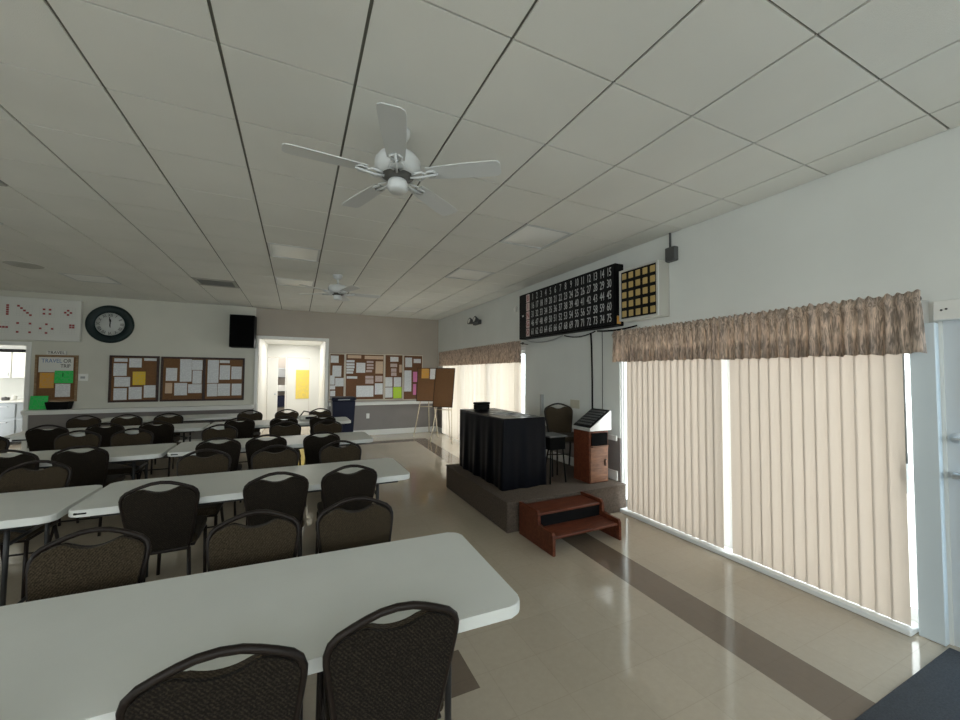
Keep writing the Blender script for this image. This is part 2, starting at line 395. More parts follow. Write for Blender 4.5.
for i, (x, y) in enumerate(LIGHTS):
    where = ['between the two ceiling fans', 'above the far ceiling fan, next to the corridor end', 'above the square amber-lamp board', 'above the black number board',
             'above the kitchen-side tables', 'over the front table', 'above the easels at the back corner', 'above the green clock'][i]
    t = thing('ceiling_light', 'square recessed ceiling light '+where, 'ceiling light', (x+.305, y+.305, CZ), group='recessed ceiling lights')
    f = MB()
    for a, b, c, d in ((-.293, .293, -.297, -.272), (-.293, .293, .272, .297), (-.293, -.268, -.272, .272), (.268, .293, -.272, .272)): f.box(a, b, c, d, -.003, .009)
    f.build('frame', M['fan_white'], t)
    MB().grid(lambda u, v: Vector((-.268+.536*u, -.272+.544*v, .006-.022*math.sin(PI*u)**.5*math.sin(PI*v)**.5)), 16, 16).build('diffuser', M['lens'], t)
for i, (x, y) in enumerate(VENTS):
    t = thing('ceiling_vent', ['louvred ceiling vent near the wall clock end of the hall', 'louvred ceiling vent over the kitchen-side tables'][i], 'vent', (x+.305, y+.305, CZ), group='louvred ceiling vents')
    f = MB()
    for a, b, c, d in ((-.293, .293, -.297, -.22), (-.293, .293, .22, .297), (-.293, -.25, -.22, .22), (.25, .293, -.22, .22)): f.box(a, b, c, d, -.006, .009)
    f.build('frame', M['vent'], t)
    MB().box(-.25, .25, -.22, .22, .007, .0095).build('backing', M['vent_dark'], t)
    s = MB()
    for k in range(7):
        yy = -.19+.38*k/6; mx = Matrix.Translation((0, yy, -.001)) @ Matrix.Rotation(.7, 4, 'X')
        s.box(-.25, .25, -.014, .014, -.001, .001, mx=mx)
    s.build('louvre_slats', M['vent'], t)
t = MB().lathe([(0, -.01), (.05, -.02), (.06, -.012), (.10, -.022), (.115, -.010), (.15, -.016), (.19, -.004), (.2, 0), (0, 0)]).build('ceiling_diffuser', M['vent'], loc=(-3.60, 7.83, CZ-.001))
tag(t, 'round ringed ceiling air diffuser above the pattern board end', 'vent')

# trims: ledges, baseboards, chair rail, casings
w = MB().box(KX1+.07, DX0-.07, YB-.26, YB, .835, .875, .006).box(KX1+.07, DX0-.07, YB-.235, YB, .79, .835)
structure(w, 'trim_1', M['trim_white'])
w = MB().box(DX1+.07, XW-.03, YB-.10, YB, .835, .875, .006).box(DX1+.07, XW-.03, YB-.08, YB, .79, .835)
structure(w, 'trim_2', M['trim_white'])
structure(MB().box(DX1+.07, XW, YB-.02, YB, 0, .14, .004), 'baseboard_back', M['trim_white'])
structure(MB().box(KX1+.07, DX0-.07, YB-.02, YB, 0, .14, .004), 'baseboard_rear', M['trim_white'])
w = MB().box(XW-.018, XW, B1+.06, YB-.02, 0, .13).box(XW-.018, XW, A1+.04, B0-.06, .315, .43).box(XW-.018, XW, 5.3, B0-.06, 0, .13)
structure(w, 'baseboard_right', M['trim_white'])
structure(MB().box(XW-.022, XW, A1+.04, B0-.06, .80, .865, .005).box(XW-.022, XW, B1+.06, YB-.1, .80, .865, .005), 'trim_3', M['trim_white'])
def casing(name, x0, x1, z, wd=.07):
    w = MB().box(x0-wd, x0, YB-.025, YB, 0, z+wd, .004).box(x1, x1+wd, YB-.025, YB, 0, z+wd, .004).box(x0, x1, YB-.025, YB, z, z+wd, .004)
    structure(w, name, M['white_paint'])
casing('trim_4', DX0, DX1, DZ); casing('trim_5', KX0, KX1, KZ)

# corridor beyond the back wall
CY = 13.6
w = MB().box(DX0-.1, DX0, yb1, CY+.1, 0, 2.6).box(DX1, DX1+.1, yb1, CY+.1, 0, 2.6)
structure(w, 'wall_corridor', M['white_paint'])
structure(MB().box(DX0-.1, DX1+.1, yb1, CY+.1, 2.5, 2.6), 'ceiling_corridor', M['white_paint'])
w = MB().box(DX0, DX1, CY, CY+.1, 2.11, 2.5).box(.43, DX1, CY, CY+.1, 0, 2.11)
structure(w, 'wall_corridor_end', M['white_paint'])
w = MB().box(.36, .43, CY-.03, CY, 0, 2.17).box(DX0, .36, CY-.03, CY, 2.11, 2.17).box(-.33, -.29, CY-.02, CY+.05, 0, 2.11)
structure(w, 'trim_6', M['white_paint'])
d = structure(MB().box(DX0+.01, -.535, CY+.01, CY+.05, .01, 2.09, .004), 'door_2', M['white_paint'])
MB().tube([(-.60, CY+.012, .96), (-.60, CY-.045, .96)], .012, 8).lathe([(0, -.02), (.022, -.014), (.028, 0), (.022, .014), (0, .02)], 12, Matrix.Translation((-.60, CY-.05, .96)) @ Matrix.Rotation(PI/2, 4, 'X')).build('handle', M['alu'], d)
d = structure(MB().box(-.285, .355, CY+.01, CY+.05, .01, 2.09, .004).box(-.2, -.02, CY+.004, CY+.012, 1.2, 1.95).box(-.2, .27, CY+.004, CY+.012, .2, .65), 'door_3', M['white_paint'])
tag(MB().box(-.03, .365, CY-.012, CY-.004, .80, 1.71).build('notice_sheet', M['poster']), 'tall yellow poster on the white door at the corridor end', 'poster')
# storeroom behind the gap
structure(MB().box(-1.6, 1.2, 14.35, 14.4, 0, 2.5).box(-1.6, -1.55, CY+.1, 14.4, 0, 2.5).box(1.15, 1.2, CY+.1, 14.4, 0, 2.5), 'wall_storeroom', M['wall_taupe'])
t = thing('storage_shelf', 'dark storage shelf glimpsed through the gap between the corridor doors', 'shelf', (-.42, 14.15, 0))
w = MB()
for z in (.02, .5, 1.0, 1.45): w.box(-.35, .35, -.12, .12, z, z+.02)
w.build('shelf_boards', M['dark_grey'], t)
MB().box(-.35, -.32, -.12, .12, 0, 1.9).build('upright', M['black'], t); MB().box(.32, .35, -.12, .12, 0, 1.9).build('upright', M['black'], t)
for z, m, l, hh in ((.52, 'bin_navy', 'dark navy box on the storage shelf behind the corridor doors', .36), (1.02, 'board_white', 'white box on the storage shelf behind the corridor doors', .2), (1.47, 'grey_plastic', 'grey box topmost on the storage shelf behind the corridor doors', .3)):
    tag(MB().box(-.66, -.18, 14.06, 14.24, z+.002, z+hh, .01).build('storage_box', M[m]), l, 'box')

# kitchen beyond the pass opening
w = MB().box(-7.6, -4.6, 12.62, 12.7, 0, 2.6).box(-7.7, -7.6, yb1, 12.7, 0, 2.6).box(-4.66, -4.6, yb1, 12.62, 0, 2.6)
structure(w, 'wall_kitchen', M['wall'])
structure(MB().box(-7.7, -4.6, yb1, 12.7, 2.6, 2.68), 'ceiling_kitchen', M['white_paint'])
structure(MB().box(-7.7, XL-.2, yb1, 12.7, -.12, 0), 'floor_kitchen', M['floor'])
for k in range(4):
    x0 = -5.55-.41*(k+1)+.39
    t = thing('wall_cabinet', 'white upper kitchen cabinet seen through the kitchen opening, '+['next to the door jamb', 'second from the jamb', 'third from the jamb', 'fourth from the jamb'][k], 'cabinet', (x0, 12.3, 1.46), group='white kitchen wall cabinets')
    MB().box(-.20, .20, .02, .31, 0, .58).build('body', M['cabinet_white'], t)
    dd = MB().box(-.195, .195, 0, .019, .005, .575, .004).build('door', M['cabinet_white'], t)
    MB().box(.15, .165, -.02, 0, .05, .13, .003).build('handle', M['alu'], dd)
t = thing('kitchen_counter', 'kitchen counter with pale worktop and grey base drawers beyond the kitchen opening', 'counter', (-6.2, 12.3, 0))
MB().box(-1.2, 1.2, -.3, .3, .93, .97, .005).build('worktop', M['cabinet_white'], t)
MB().box(-1.2, 1.2, -.24, .3, .08, .93).build('base', M['steel'], t)
for k in range(5):
    for z0, z1 in ((.12, .56), (.6, .9)):
        q = MB().box(-1.17+.46*k, -.74+.46*k, -.262, -.242, z0, z1, .004).build('drawer', M['steel'], t)
        MB().box(-1.05+.46*k, -.86+.46*k, -.29, -.262, z1-.07, z1-.05).build('handle', M['alu'], q)
for k, (x, r, h, m, l) in enumerate(((-5.63, .045, .10, 'board_white', 'small white canister on the kitchen counter'), (-5.76, .06, .07, 'dark_grey', 'dark low pot on the kitchen counter beside the white canister'), (-5.93, .07, .09, 'dark_grey', 'wider dark pot on the kitchen counter'))):
    tag(MB().lathe([(0, 0), (r*.9, 0), (r, h*.3), (r, h*.9), (r*.95, h), (r*.3, h*1.02), (r*.2, h*1.18), (0, h*1.2)], 16).build('kitchen_pot', M[m], loc=(x, 12.13, .971)), l, 'pot')
tag(MB().box(-6.3, -5.6, 12.28, 12.58, 2.045, 2.11, .01).build('storage_tray', M['black']), 'black tray lying on top of the kitchen wall cabinets', 'tray')

# ------------------------------------------------------------------ sliding glass doors, blinds, valances on the window wall
def slider(name, y0, y1, panels):
    f = MB(); X0, X1 = XW+.015, XW+.10
    f.box(X0, X1, y0+.045, y1-.02, HZ-.06, HZ).box(X0-.01, X1, y0+.045, y1-.02, 0, .028).box(X0, X1, y0, y0+.045, 0, HZ).box(X0, X1, y1-.02, y1, 0, HZ)
    o = structure(f, name, M['alu_white']); n = panels; wd = (y1-y0-.065)/n
    for k in range(n):
        a = y0+.045+wd*k; b = a+wd; xx = XW+(.05 if k % 2 else .08); e = .018 if k == n-1 else .05
        s = MB().box(xx-.015, xx+.015, a, a+.05, .03, HZ-.06).box(xx-.015, xx+.015, b-e, b, .03, HZ-.06).box(xx-.014, xx+.014, a+.05, b-e, .03, .11).box(xx-.014, xx+.014, a+.05, b-e, HZ-.12, HZ-.06).build('sash', M['alu_white'], o)
        MB().box(xx-.003, xx+.003, a+.05, b-e, .11, HZ-.12).build('pane', M['glass'], s)
    return o
w1 = slider('window_1', A0, A1, 2)
MB().tube([(3.60, 1.128, .93), (3.565, 1.128, .95), (3.560, 1.128, 1.0), (3.565, 1.128, 1.05), (3.60, 1.128, 1.07)], .010, 8).box(3.595, 3.637, 1.115, 1.14, .86, 1.12, .003).build('handle', M['alu_white'], w1)
slider('window_2', B0, B1, 3)
structure(MB().box(XW-.055, XW, .96, 1.076, 0, 1.96, .004), 'trim_7', M['post_daylit'])
structure(MB().box(XW-.06, XW, -.1, .965, 1.97, 2.09, .004).tube([(XW-.061, .93, 2.03), (XW-.064, .93, 2.03)], .006, 8, m=1).tube([(XW-.061, .91, 2.035), (XW-.064, .91, 2.035)], .006, 8), 'trim_8', [M['trim_white'], M['dark_grey']])
structure(MB().box(XW-.13, XW-.002, 1.085, A1-.10, 0, .040, .006), 'trim_9', M['alu_white'])
d = structure(MB().box(XW+.01, XW+.06, E0, E0+.07, 0, HZ-.08).box(XW+.01, XW+.06, E1-.075, E1, 0, HZ-.08).box(XW+.012, XW+.058, E0+.07, E1-.075, HZ-.16, HZ-.08).box(XW+.012, XW+.058, E0+.07, E1-.075, 0, .2).box(XW+.01, XW+.06, E0, E1, HZ-.08, HZ-.02), 'door_1', M['alu'])
MB().box(XW+.03, XW+.036, E0+.07, E1-.075, .2, HZ-.16).build('pane', M['glass_blue'], d)
MB().tube([(XW+.012, .905, 1.25), (XW-.05, .905, 1.25), (XW-.055, .80, 1.25)], .011, 8).lathe([(0, 0), (.03, 0), (.03, .008), (0, .01)], 16, Matrix.Translation((XW+.01, .905, 1.25)) @ Matrix.Rotation(-PI/2, 4, 'Y')).build('handle', M['alu'], d)
MB().tube([(XW+.012, .91, 1.03), (XW-.06, .91, 1.03), (XW-.06, .1, 1.03), (XW+.012, .1, 1.03)], .016, 8).build('push_bar', M['alu'], d)

def vane_mesh(wd, z0, z1, name):
    b = MB().grid(lambda u, v: Vector((.006*(1-(2*u-1)**2), (u-.5)*wd, z0+(z1-z0)*v)), 4, 1)
    bmesh.ops.recalc_face_normals(b.bm, faces=b.bm.faces)
    me = bpy.data.meshes.new(name); b.bm.to_mesh(me); b.bm.free(); return me
def blind(label, X, spans, pitch, wd, z0, z1, ang, jit, material, rail):
    t = thing('vertical_blind', label, 'blind', (X, (rail[0]+rail[1])/2, 0))
    MB().box(-.02, .02, rail[0]-t.location.y, rail[1]-t.location.y, z1+.01, z1+.045, .003).build('head_rail', M['alu_white'], t)
    me = vane_mesh(wd, z0, z1, 'vane'); me.materials.append(material)
    for a, b in spans:
        n = int(round((b-a-wd)/pitch))+1
        for k in range(n):
            o = bpy.data.objects.new('vane', me); COL.objects.link(o); o.parent = t
            o.location = (0, a+wd/2+(b-a-wd)*k/max(1, n-1)-t.location.y, 0); o.rotation_euler = (0, 0, ang+random.uniform(-jit, jit))
    return t
b1 = blind('closed beige vertical blind over the glass door beside the entrance', 3.54, ((1.10, 2.204), (2.285, 3.42)), .077, .089, .044, 1.86, .13, .10, M['vane'], (1.09, 3.46))
MB().tube([(-.03, 1.085-b1.location.y, 1.86), (-.03, 1.085-b1.location.y, 1.07)], .005, 6).build('wand', M['grey_plastic'], b1)
b2 = blind('partly open beige vertical blind over the far glass door behind the stage', 3.55, ((5.86, 9.80),), .088, .089, .045, 1.90, .95, .42, M['vane_far'], (5.84, 9.84))

def valance(name, label, X, y0, y1, ztop, zbot, seedv, group=None, ends=(1, 1)):
    rnd = random.Random(seedv); L_ = y1-y0; n = int(L_/.009)
    ph = [rnd.uniform(0, 6.28) for _ in range(4)]; fr = [rnd.uniform(48, 60), rnd.uniform(84, 96), rnd.uniform(20, 28), rnd.uniform(130, 150)]
    def f(u, v):
        s = u*L_
        wv = .35*math.sin(fr[0]*s+ph[0])+.55*math.sin(fr[1]*s+ph[1])+.3*math.sin(fr[2]*s+ph[2])
        tight = math.sin(fr[3]*s+ph[3])
        z = zbot+(ztop-zbot)*v + (.008*tight+.006*wv if v > .95 else 0) + (.006*wv if v < .05 else 0)
        amp = .030*(1-v)+.012*v
        x = X - .012 - amp*wv - .004*tight*v - (.018*math.exp(-((v-.86)/.07)**2))
        e = (1-v)*.018*((ends[1] if u > .985 else 0)-(ends[0] if u < .015 else 0))
        return Vector((x, y0+s+e, z))
    b = MB().grid(f, n, 14)
    o = b.build(name, M['valance'])
    md = o.modifiers.new('thick', 'SOLIDIFY'); md.thickness = .002; md.offset = 0
    return tag(o, label, 'valance', group)
valance('valance_curtain', 'gathered mottled brown valance panel nearer the black number board', 3.47, 2.327, 3.55, 2.15, 1.775, 1, 'gathered valances', (0, 1))
valance('valance_curtain', 'gathered mottled grey-brown valance panel ending beside the entrance door', 3.465, .985, 2.323, 2.15, 1.765, 2, 'gathered valances', (1, 0))
valance('valance_curtain', 'gathered pinkish brown valance over the far glass door', 3.468, 5.69, 9.90, 2.20, 1.825, 3, 'gathered valances')
for y0, y1, z, l in ((1.03, 3.56, 2.108, 'dark curtain rod with ball finials above the closed blind'), (5.70, 9.92, 2.15, 'dark curtain rod above the far glass door')):
    t = thing('curtain_rod', l, 'curtain rod', (3.49, (y0+y1)/2, z), group='curtain rods'); h = (y1-y0)/2
    MB().tube([(0, -h, 0), (0, h, 0)], .009, 8).build('rod', M['dark_grey'], t)
    for s in (-1, 1):
        MB().lathe([(0, -.025), (.014, -.02), (.022, 0), (.014, .02), (0, .025)], 12, Matrix.Translation((0, s*(h+.015), 0)) @ Matrix.Rotation(PI/2, 4, 'X')).build('finial', M['dark_grey'], t)
        MB().tube([(.01, s*(h-.02), 0), (.128, s*(h-.02), -.01)], .007, 6).build('bracket', M['dark_grey'], t)

# ------------------------------------------------------------------ banquet chairs
def recline(z): return .03-(z-.42)*.19
HALF = [(x*.92, z) for x, z in [(.163, .40), (.180, .50), (.198, .61), (.212, .70), (.220, .755), (.221, .785), (.212, .812), (.188, .834), (.145, .853), (.10, .870), (.055, .883), (0, .888)]]
def sym(h): return h+[(-x, z) for x, z in h[::-1] if x > 1e-6]
def make_chair(label):
    t = thing('banquet_chair', label, 'chair')
    P = lambda d: (lambda q: Vector((q[0], recline(q[1])+d, q[1])))
    MB().tube([P(0)(q) for q in sym(HALF)], .0120, 8, closed=True).build('back_frame', M['bronze'], t)
    panel = [(x*.945, z) for x, z in [(.150, .415), (.167, .50), (.185, .61), (.199, .70), (.206, .755), (.207, .782), (.199, .802), (.180, .820), (.142, .838), (.120, .845), (.104, .847), (.092, .844), (.075, .836), (.055, .828), (.036, .8225), (.018, .8198), (0, .819)]]
    pn = sym(panel)
    MB().prism(pn, P(.028), P(.001), .009, smooth=False, seg=3).build('backrest', M['pad_front'], t)
    MB().prism(pn, P(0), P(-.014), .006, smooth=False).build('back_panel', M['pad_back'], t)
    MB().box(-.195, .195, .035, .455, .425, .49, .022, 3).build('seat', M['pad_front'], t)
    MB().tube([(-.175, .05, .415), (.175, .05, .415), (.185, .43, .415), (-.185, .43, .415)], .0105, 8, closed=True).build('seat_frame', M['bronze'], t)
    for s in (-1, 1):
        MB().tube([(s*.150, .032, .405), (s*.16, .0, .26), (s*.178, -.085, .004)], .0125, 8).build('leg', M['bronze'], t)
        MB().tube([(s*.185, .425, .41), (s*.187, .433, .2), (s*.19, .440, .004)], .0125, 8).build('leg', M['bronze'], t)
    MB().tube([(-.165, -.03, .17), (.165, -.03, .17)], .008, 6).build('stretcher', M['bronze'], t)
    return t
chair0 = make_chair('x'); first = [True]
def chair(x, y, rz, label, group='padded banquet chairs', z=0.):
    if first[0]:
        first[0] = False; chair0.location = (x, y, z); chair0.rotation_euler = (0, 0, rz); chair0['label'] = label; chair0['group'] = group; return chair0
    return dup(chair0, (x, y, z), rz, label, group)

# ------------------------------------------------------------------ folding tables
def make_table():
    t = thing('folding_table', 'x', 'table', group='white folding tables')
    L_, D_, r = 2.22, .745, .06
    out = []
    for cx, cy, a0 in ((L_/2-r, D_/2-r, 0), (-L_/2+r, D_/2-r, 90), (-L_/2+r, -D_/2+r, 180), (L_/2-r, -D_/2+r, 270)):
        for k in range(7):
            a = math.radians(a0+15*k); out.append((cx+r*math.cos(a), cy+r*math.sin(a)))
    b = MB().prism(out, lambda q: Vector((q[0], q[1], .742)), lambda q: Vector((q[0], q[1], .697)), .007, seg=3)
    o = b.build('tabletop', M['table'], t)
    for sx in (-1, 1):
        X = sx*(L_/2-.26)
        for sy in (-1, 1):
            MB().tube([(X, sy*.22, .70), (X, sy*.225, .45), (X, sy*.235, .004)], .014, 8).build('leg', M['table_leg'], t)
        MB().tube([(X, -.22, .12), (X, .22, .12)], .011, 8).build('leg_brace', M['table_leg'], t); MB().tube([(X, -.21, .55), (X, .21, .55)], .011, 8).build('leg_brace', M['table_leg'], t)
        MB().tube([(X, 0, .55), (X-sx*.42, 0, .69)], .009, 6).build('folding_strut', M['table_leg'], t)
    [MB().tube([(-1.0, yy, .685), (1.0, yy, .685)], .012, 6).build('under_rail', M['table_leg'], t) for yy in (-.33, .33)]
    MB().box(-1.07, -1.005, -D_/2-.0012, -D_/2+.01, .712, .726, .003).build('latch_label', M['black'], t)
    return t
T0 = make_table()
TABLES = [('front table', -.285, 1.705, -.028, 'long white folding table nearest the viewer, with the floor mat across the aisle'),
          ('second-row table', -.19, 3.71, .012, 'white folding table second from the front, its end at the aisle facing the steps'),
          ('third-row table', -.165, 5.68, .03, 'white folding table third from the front on the aisle side'),
          ('fourth-row table', -.19, 7.86, .02, 'white folding table fourth from the front, its aisle end before the navy bin'),
          ('second-row kitchen-side table', -2.44, 3.63, .012, 'white folding table butted to the kitchen side of the second-row table'),
          ('third-row kitchen-side table', -2.42, 5.58, .03, 'white folding table butted to the kitchen side of the third-row table'),
          ('fourth-row kitchen-side table', -2.45, 7.78, .02, 'white folding table in the fourth row, on the kitchen side'),
          ('back table', -2.15, 9.42, .01, 'white folding table at the very back, under the framed cork boards')]
for i, (nm, x, y, rz, l) in enumerate(TABLES):
    if i == 0: T0.location = (x, y, 0); T0.rotation_euler = (0, 0, rz); T0['label'] = l
    else: dup(T0, (x, y, 0), rz, l)

rnd = random.Random(4)
def near_row(tb, items):            # chairs on the camera side, facing the back wall
    for x, y, pos in items: chair(x, y+.035, rnd.uniform(-.05, .05), 'dark-backed banquet chair at the %s of the %s, near side' % (pos, tb))
def far_row(tb, items):             # chairs on the far side, facing the camera
    for x, y, pos in items: chair(x, y-.045, PI+rnd.uniform(-.06, .06), 'olive-padded banquet chair at the %s of the %s, far side' % (pos, tb))
AE, MID, KE = 'aisle end', 'middle', 'kitchen end'
near_row('front table', [(.302, 1.255, AE), (-.166, 1.255, MID), (-.83, 1.25, KE)])
far_row('front table', [(.325, 2.37, AE), (-.18, 2.35, MID), (-.83, 2.39, KE)])
near_row('second-row table', [(.397, 3.25, AE), (-.116, 3.235, MID), (-.804, 3.27, KE)])
far_row('second-row table', [(.44, 4.42, AE), (-.174, 4.39, MID), (-.766, 4.42, KE)])
far_row('second-row kitchen-side table', [(-1.88, 4.38, AE), (-2.5, 4.40, MID)])
near_row('third-row table', [(.30, 5.235, AE), (-.307, 5.22, MID), (-.775, 5.20, KE)])
far_row('third-row table', [(.447, 6.46, AE), (-.135, 6.48, MID), (-.95, 6.44, KE)])
near_row('third-row kitchen-side table', [(-1.90, 5.14, AE), (-2.40, 5.12, MID)])
far_row('third-row kitchen-side table', [(-1.88, 6.40, AE), (-2.40, 6.42, MID), (-3.20, 6.40, KE)])
near_row('fourth-row table', [(.43, 7.38, AE), (-.18, 7.37, MID), (-.82, 7.36, KE)])
far_row('fourth-row table', [(.45, 8.63, AE), (-.165, 8.64, MID), (-.80, 8.66, KE)])
near_row('fourth-row kitchen-side table', [(-1.87, 7.30, AE), (-2.45, 7.29, MID), (-3.04, 7.28, KE)])
far_row('fourth-row kitchen-side table', [(-2.03, 8.56, AE), (-2.60, 8.55, MID), (-3.15, 8.58, KE)])

# things on and behind the fourth-row table
t = thing('shoulder_bag', 'white and black bag lying on the fourth-row table by the corridor opening', 'bag', (.20, 8.0, .743), .3)
MB().box(-.16, .16, -.09, .09, 0, .08, .03, 3).build('body', M['board_white'], t)
MB().tube([(-.15, 0, .06), (-.06, .03, .16), (.06, .02, .13), (.16, -.02, .05)], .012, 6).build('strap', M['black'], t)
MB().box(-.07, .13, -.096, -.088, .02, .06).build('pocket', M['black'], t)
t = thing('wheeled_bin', 'dark navy wheeled bin standing behind the fourth-row table beside the cork boards', 'bin', (.92, 8.97, 0))
MB().prism([(-.22, -.2), (.22, -.2), (.22, .22), (-.22, .22)], lambda q: Vector((q[0]*1.08, q[1]*1.08, 1.03)), lambda q: Vector((q[0]*.88, q[1]*.85, .06)), .02).build('body', M['bin_navy'], t)
MB().box(-.255, .255, -.24, .26, 1.035, 1.10, .025, 3).box(-.12, .12, -.255, -.24, 1.045, 1.065, m=1).build('lid', [M['bin_navy'], M['grey_plastic']], t)  # grey strip on the lid front paints a line of reflected light
for s in (-1, 1):
    MB().lathe([(0, -.025), (.08, -.025), (.095, -.015), (.095, .015), (.08, .025), (0, .025)], 16, Matrix.Translation((s*.235, .20, .096)) @ Matrix.Rotation(PI/2, 4, 'Y')).build('wheel', M['black'], t)
MB().tube([(-.255, .10, .62), (-.285, .10, .80), (-.285, .10, .98), (-.255, .10, 1.02)], .012, 6).build('handle', M['grey_plastic'], t)

# ------------------------------------------------------------------ stage and what stands on it
SZ = .315
t = thing('stage_platform', 'low brown carpeted stage platform against the window wall', 'stage', (0, 0, 0))
MB().box(1.965, XW-.025, 3.492, 5.28, 0, SZ-.012, .012, 2).build('carpeted_body', M['carpet'], t)
MB().box(1.955, XW-.025, 3.48, 5.29, SZ-.012, SZ, .005).build('deck', M['carpet'], t)
t = thing('portable_steps', 'reddish wood two-tread step unit in front of the stage', 'steps', (2.09, 2.885, 0), .02)
sp = [(0, 0), (.565, 0), (.565, .325), (.26, .325), (.235, .30), (.235, .20), (.02, .20), (0, .17)]
for x0 in (0, .80): MB().prism(sp, lambda q, x0=x0: Vector((x0, q[0], q[1])), lambda q, x0=x0: Vector((x0+.032, q[0], q[1])), .006).build('side_panel', M['wood_red'], t)
MB().box(.032, .80, .02, .30, .135, .16, .008, 2).build('tread', M['wood_red'], t)
MB().box(.032, .80, .26, .555, .268, .293, .008, 2).build('tread', M['wood_red'], t)
MB().box(.032, .80, .27, .29, .16, .268).build('riser', M['black'], t)
# draped table
def cover():
    x0, x1, y0, y1, zt = 2.125, 2.685, 3.86, 5.17, 1.115
    per = []
    r = .03
    def side(a, b, n): return [(a[0]+(b[0]-a[0])*k/n, a[1]+(b[1]-a[1])*k/n) for k in range(n)]
    per = side((x0, y0), (x1, y0), 36)+side((x1, y0), (x1, y1), 70)+side((x1, y1), (x0, y1), 36)+side((x0, y1), (x0, y0), 70)
    cx, cy = (x0+x1)/2, (y0+y1)/2; n = len(per); b = MB(); rows = []
    zs = [SZ+.003, SZ+.15, SZ+.3, SZ+.45, SZ+.6, SZ+.72, zt-.025, zt-.006, zt]
    for j, z in enumerate(zs):
        h = (zt-z)/(zt-SZ); row = []
        for k, (x, y) in enumerate(per):
            dx = -1 if x == x0 else (1 if x == x1 else 0); dy = -1 if y == y0 else (1 if y == y1 else 0)
            s = k/n*3.74
            wv = math.sin(s*19+.6)+.6*math.sin(s*37+2)+.4*math.sin(s*7)
            o = h*(.012*wv+.012) if z < zt-.02 else (0 if z < zt-.001 else -.008)
            row.append(b.bm.verts.new((x+dx*o, y+dy*o, z)))
        rows.append(row)
    for A, B in zip(rows, rows[1:]):
        for k in range(n): b.bm.faces.new((A[k], A[(k+1) % n], B[(k+1) % n], B[k]))
    b.bm.faces.new(rows[-1])
    for f in b.bm.faces: f.smooth = len(f.verts) == 4
    return b.build('table_cover', M['vinyl_navy'])
tag(cover(), 'navy vinyl cover draped to the deck over a tall table on the stage', 'table cover')
t = thing('black_case', 'small black case standing on the navy covered table', 'case', (2.38, 4.98, 1.117), .1)
MB().box(-.10, .10, -.06, .06, 0, .07, .008, 2).build('body', M['black'], t); MB().box(-.105, .105, -.065, .065, .072, .105, .01, 2).build('lid', M['black'], t)
for k, (x, y, rz, l) in enumerate(((2.45, 4.55, .1, 'white paper sheet on the navy covered table, next to the black case'), (2.50, 4.15, -.15, 'white paper sheet on the navy covered table, at the steps end'), (2.36, 4.32, .3, 'white paper sheet on the navy covered table, on its aisle edge'))):
    tag(MB().box(-.10, .10, -.14, .14, 0, .002).build('paper_sheet', M['paper'], loc=(x, y, 1.1165), rz=rz), l, 'paper', 'loose sheets on the covered table')
# bingo blower console
t = thing('game_console', 'wooden bingo console cabinet with sloped black control panel on the stage', 'console', (3.19, 3.665, SZ))
MB().box(0, .30, .012, .30, 0, .62, .004).build('cabinet', M['wood_red'], t)
MB().box(.012, .288, 0, .0115, .012, .43, .003).build('front_panel', M['wood_console'], t)
MB().box(.03, .275, -.004, .0115, .45, .60).build('niche', M['void'], t)
MB().box(.02, .28, -.028, .0115, .432, .447, .003).build('niche_shelf', M['wood_console'], t)
MB().box(.225, .26, -.012, -.001, .20, .28, .004).box(.233, .252, -.016, -.01, .21, .27, m=1).build('latch', [M['black'], M['wood_console']], t)
wp = [(-.005, .625), (.335, .625), (.335, .86), (.325, .866), (-.005, .655)]
MB().prism(wp, lambda q: Vector((q[0], -.008, q[1])), lambda q: Vector((q[0], .31, q[1])), .004).build('control_housing', M['silver'], t)
mx = Matrix.Translation((.160, .15, .7625)) @ Matrix.Rotation(-math.atan2(.211, .33), 4, 'Y')
MB().box(-.185, .185, -.155, .157, .0, .014, .004, mx=mx).build('control_panel', M['black'], t)
b = MB()
for i in range(6):
    for j in range(8): b.box(-.15+.052*i, -.115+.052*i, -.135+.035*j, -.112+.035*j, .0145, .022, .003, mx=mx)
b.build('button_rows', M['dark_grey'], t)
# chair on the stage, small stand, cable duct
chair(3.385, 4.52, 2.85, 'dark banquet chair on the stage against the wall behind the wooden console', z=SZ)
t = thing('side_stand', 'small grey-topped stand between the covered table and the stage chair', 'stand', (2.86, 3.98, SZ))
MB().box(-.13, .13, -.15, .15, .55, .57, .006).build('top', M['dark_grey'], t)
MB().box(-.11, .11, -.13, .13, .40, .55).build('shelf_box', M['void'], t)
for sx in (-1, 1):
    for sy in (-1, 1): MB().tube([(sx*.09, sy*.11, .40), (sx*.115, sy*.135, .003)], .010, 6).build('leg', M['black'], t)
tag(MB().box(XW-.05, XW-.002, 5.245, 5.29, .95, 1.30, .004).build('wall_cable_duct', M['grey_plastic']), 'short upright grey cable duct on the wall behind the covered table', 'cable duct')

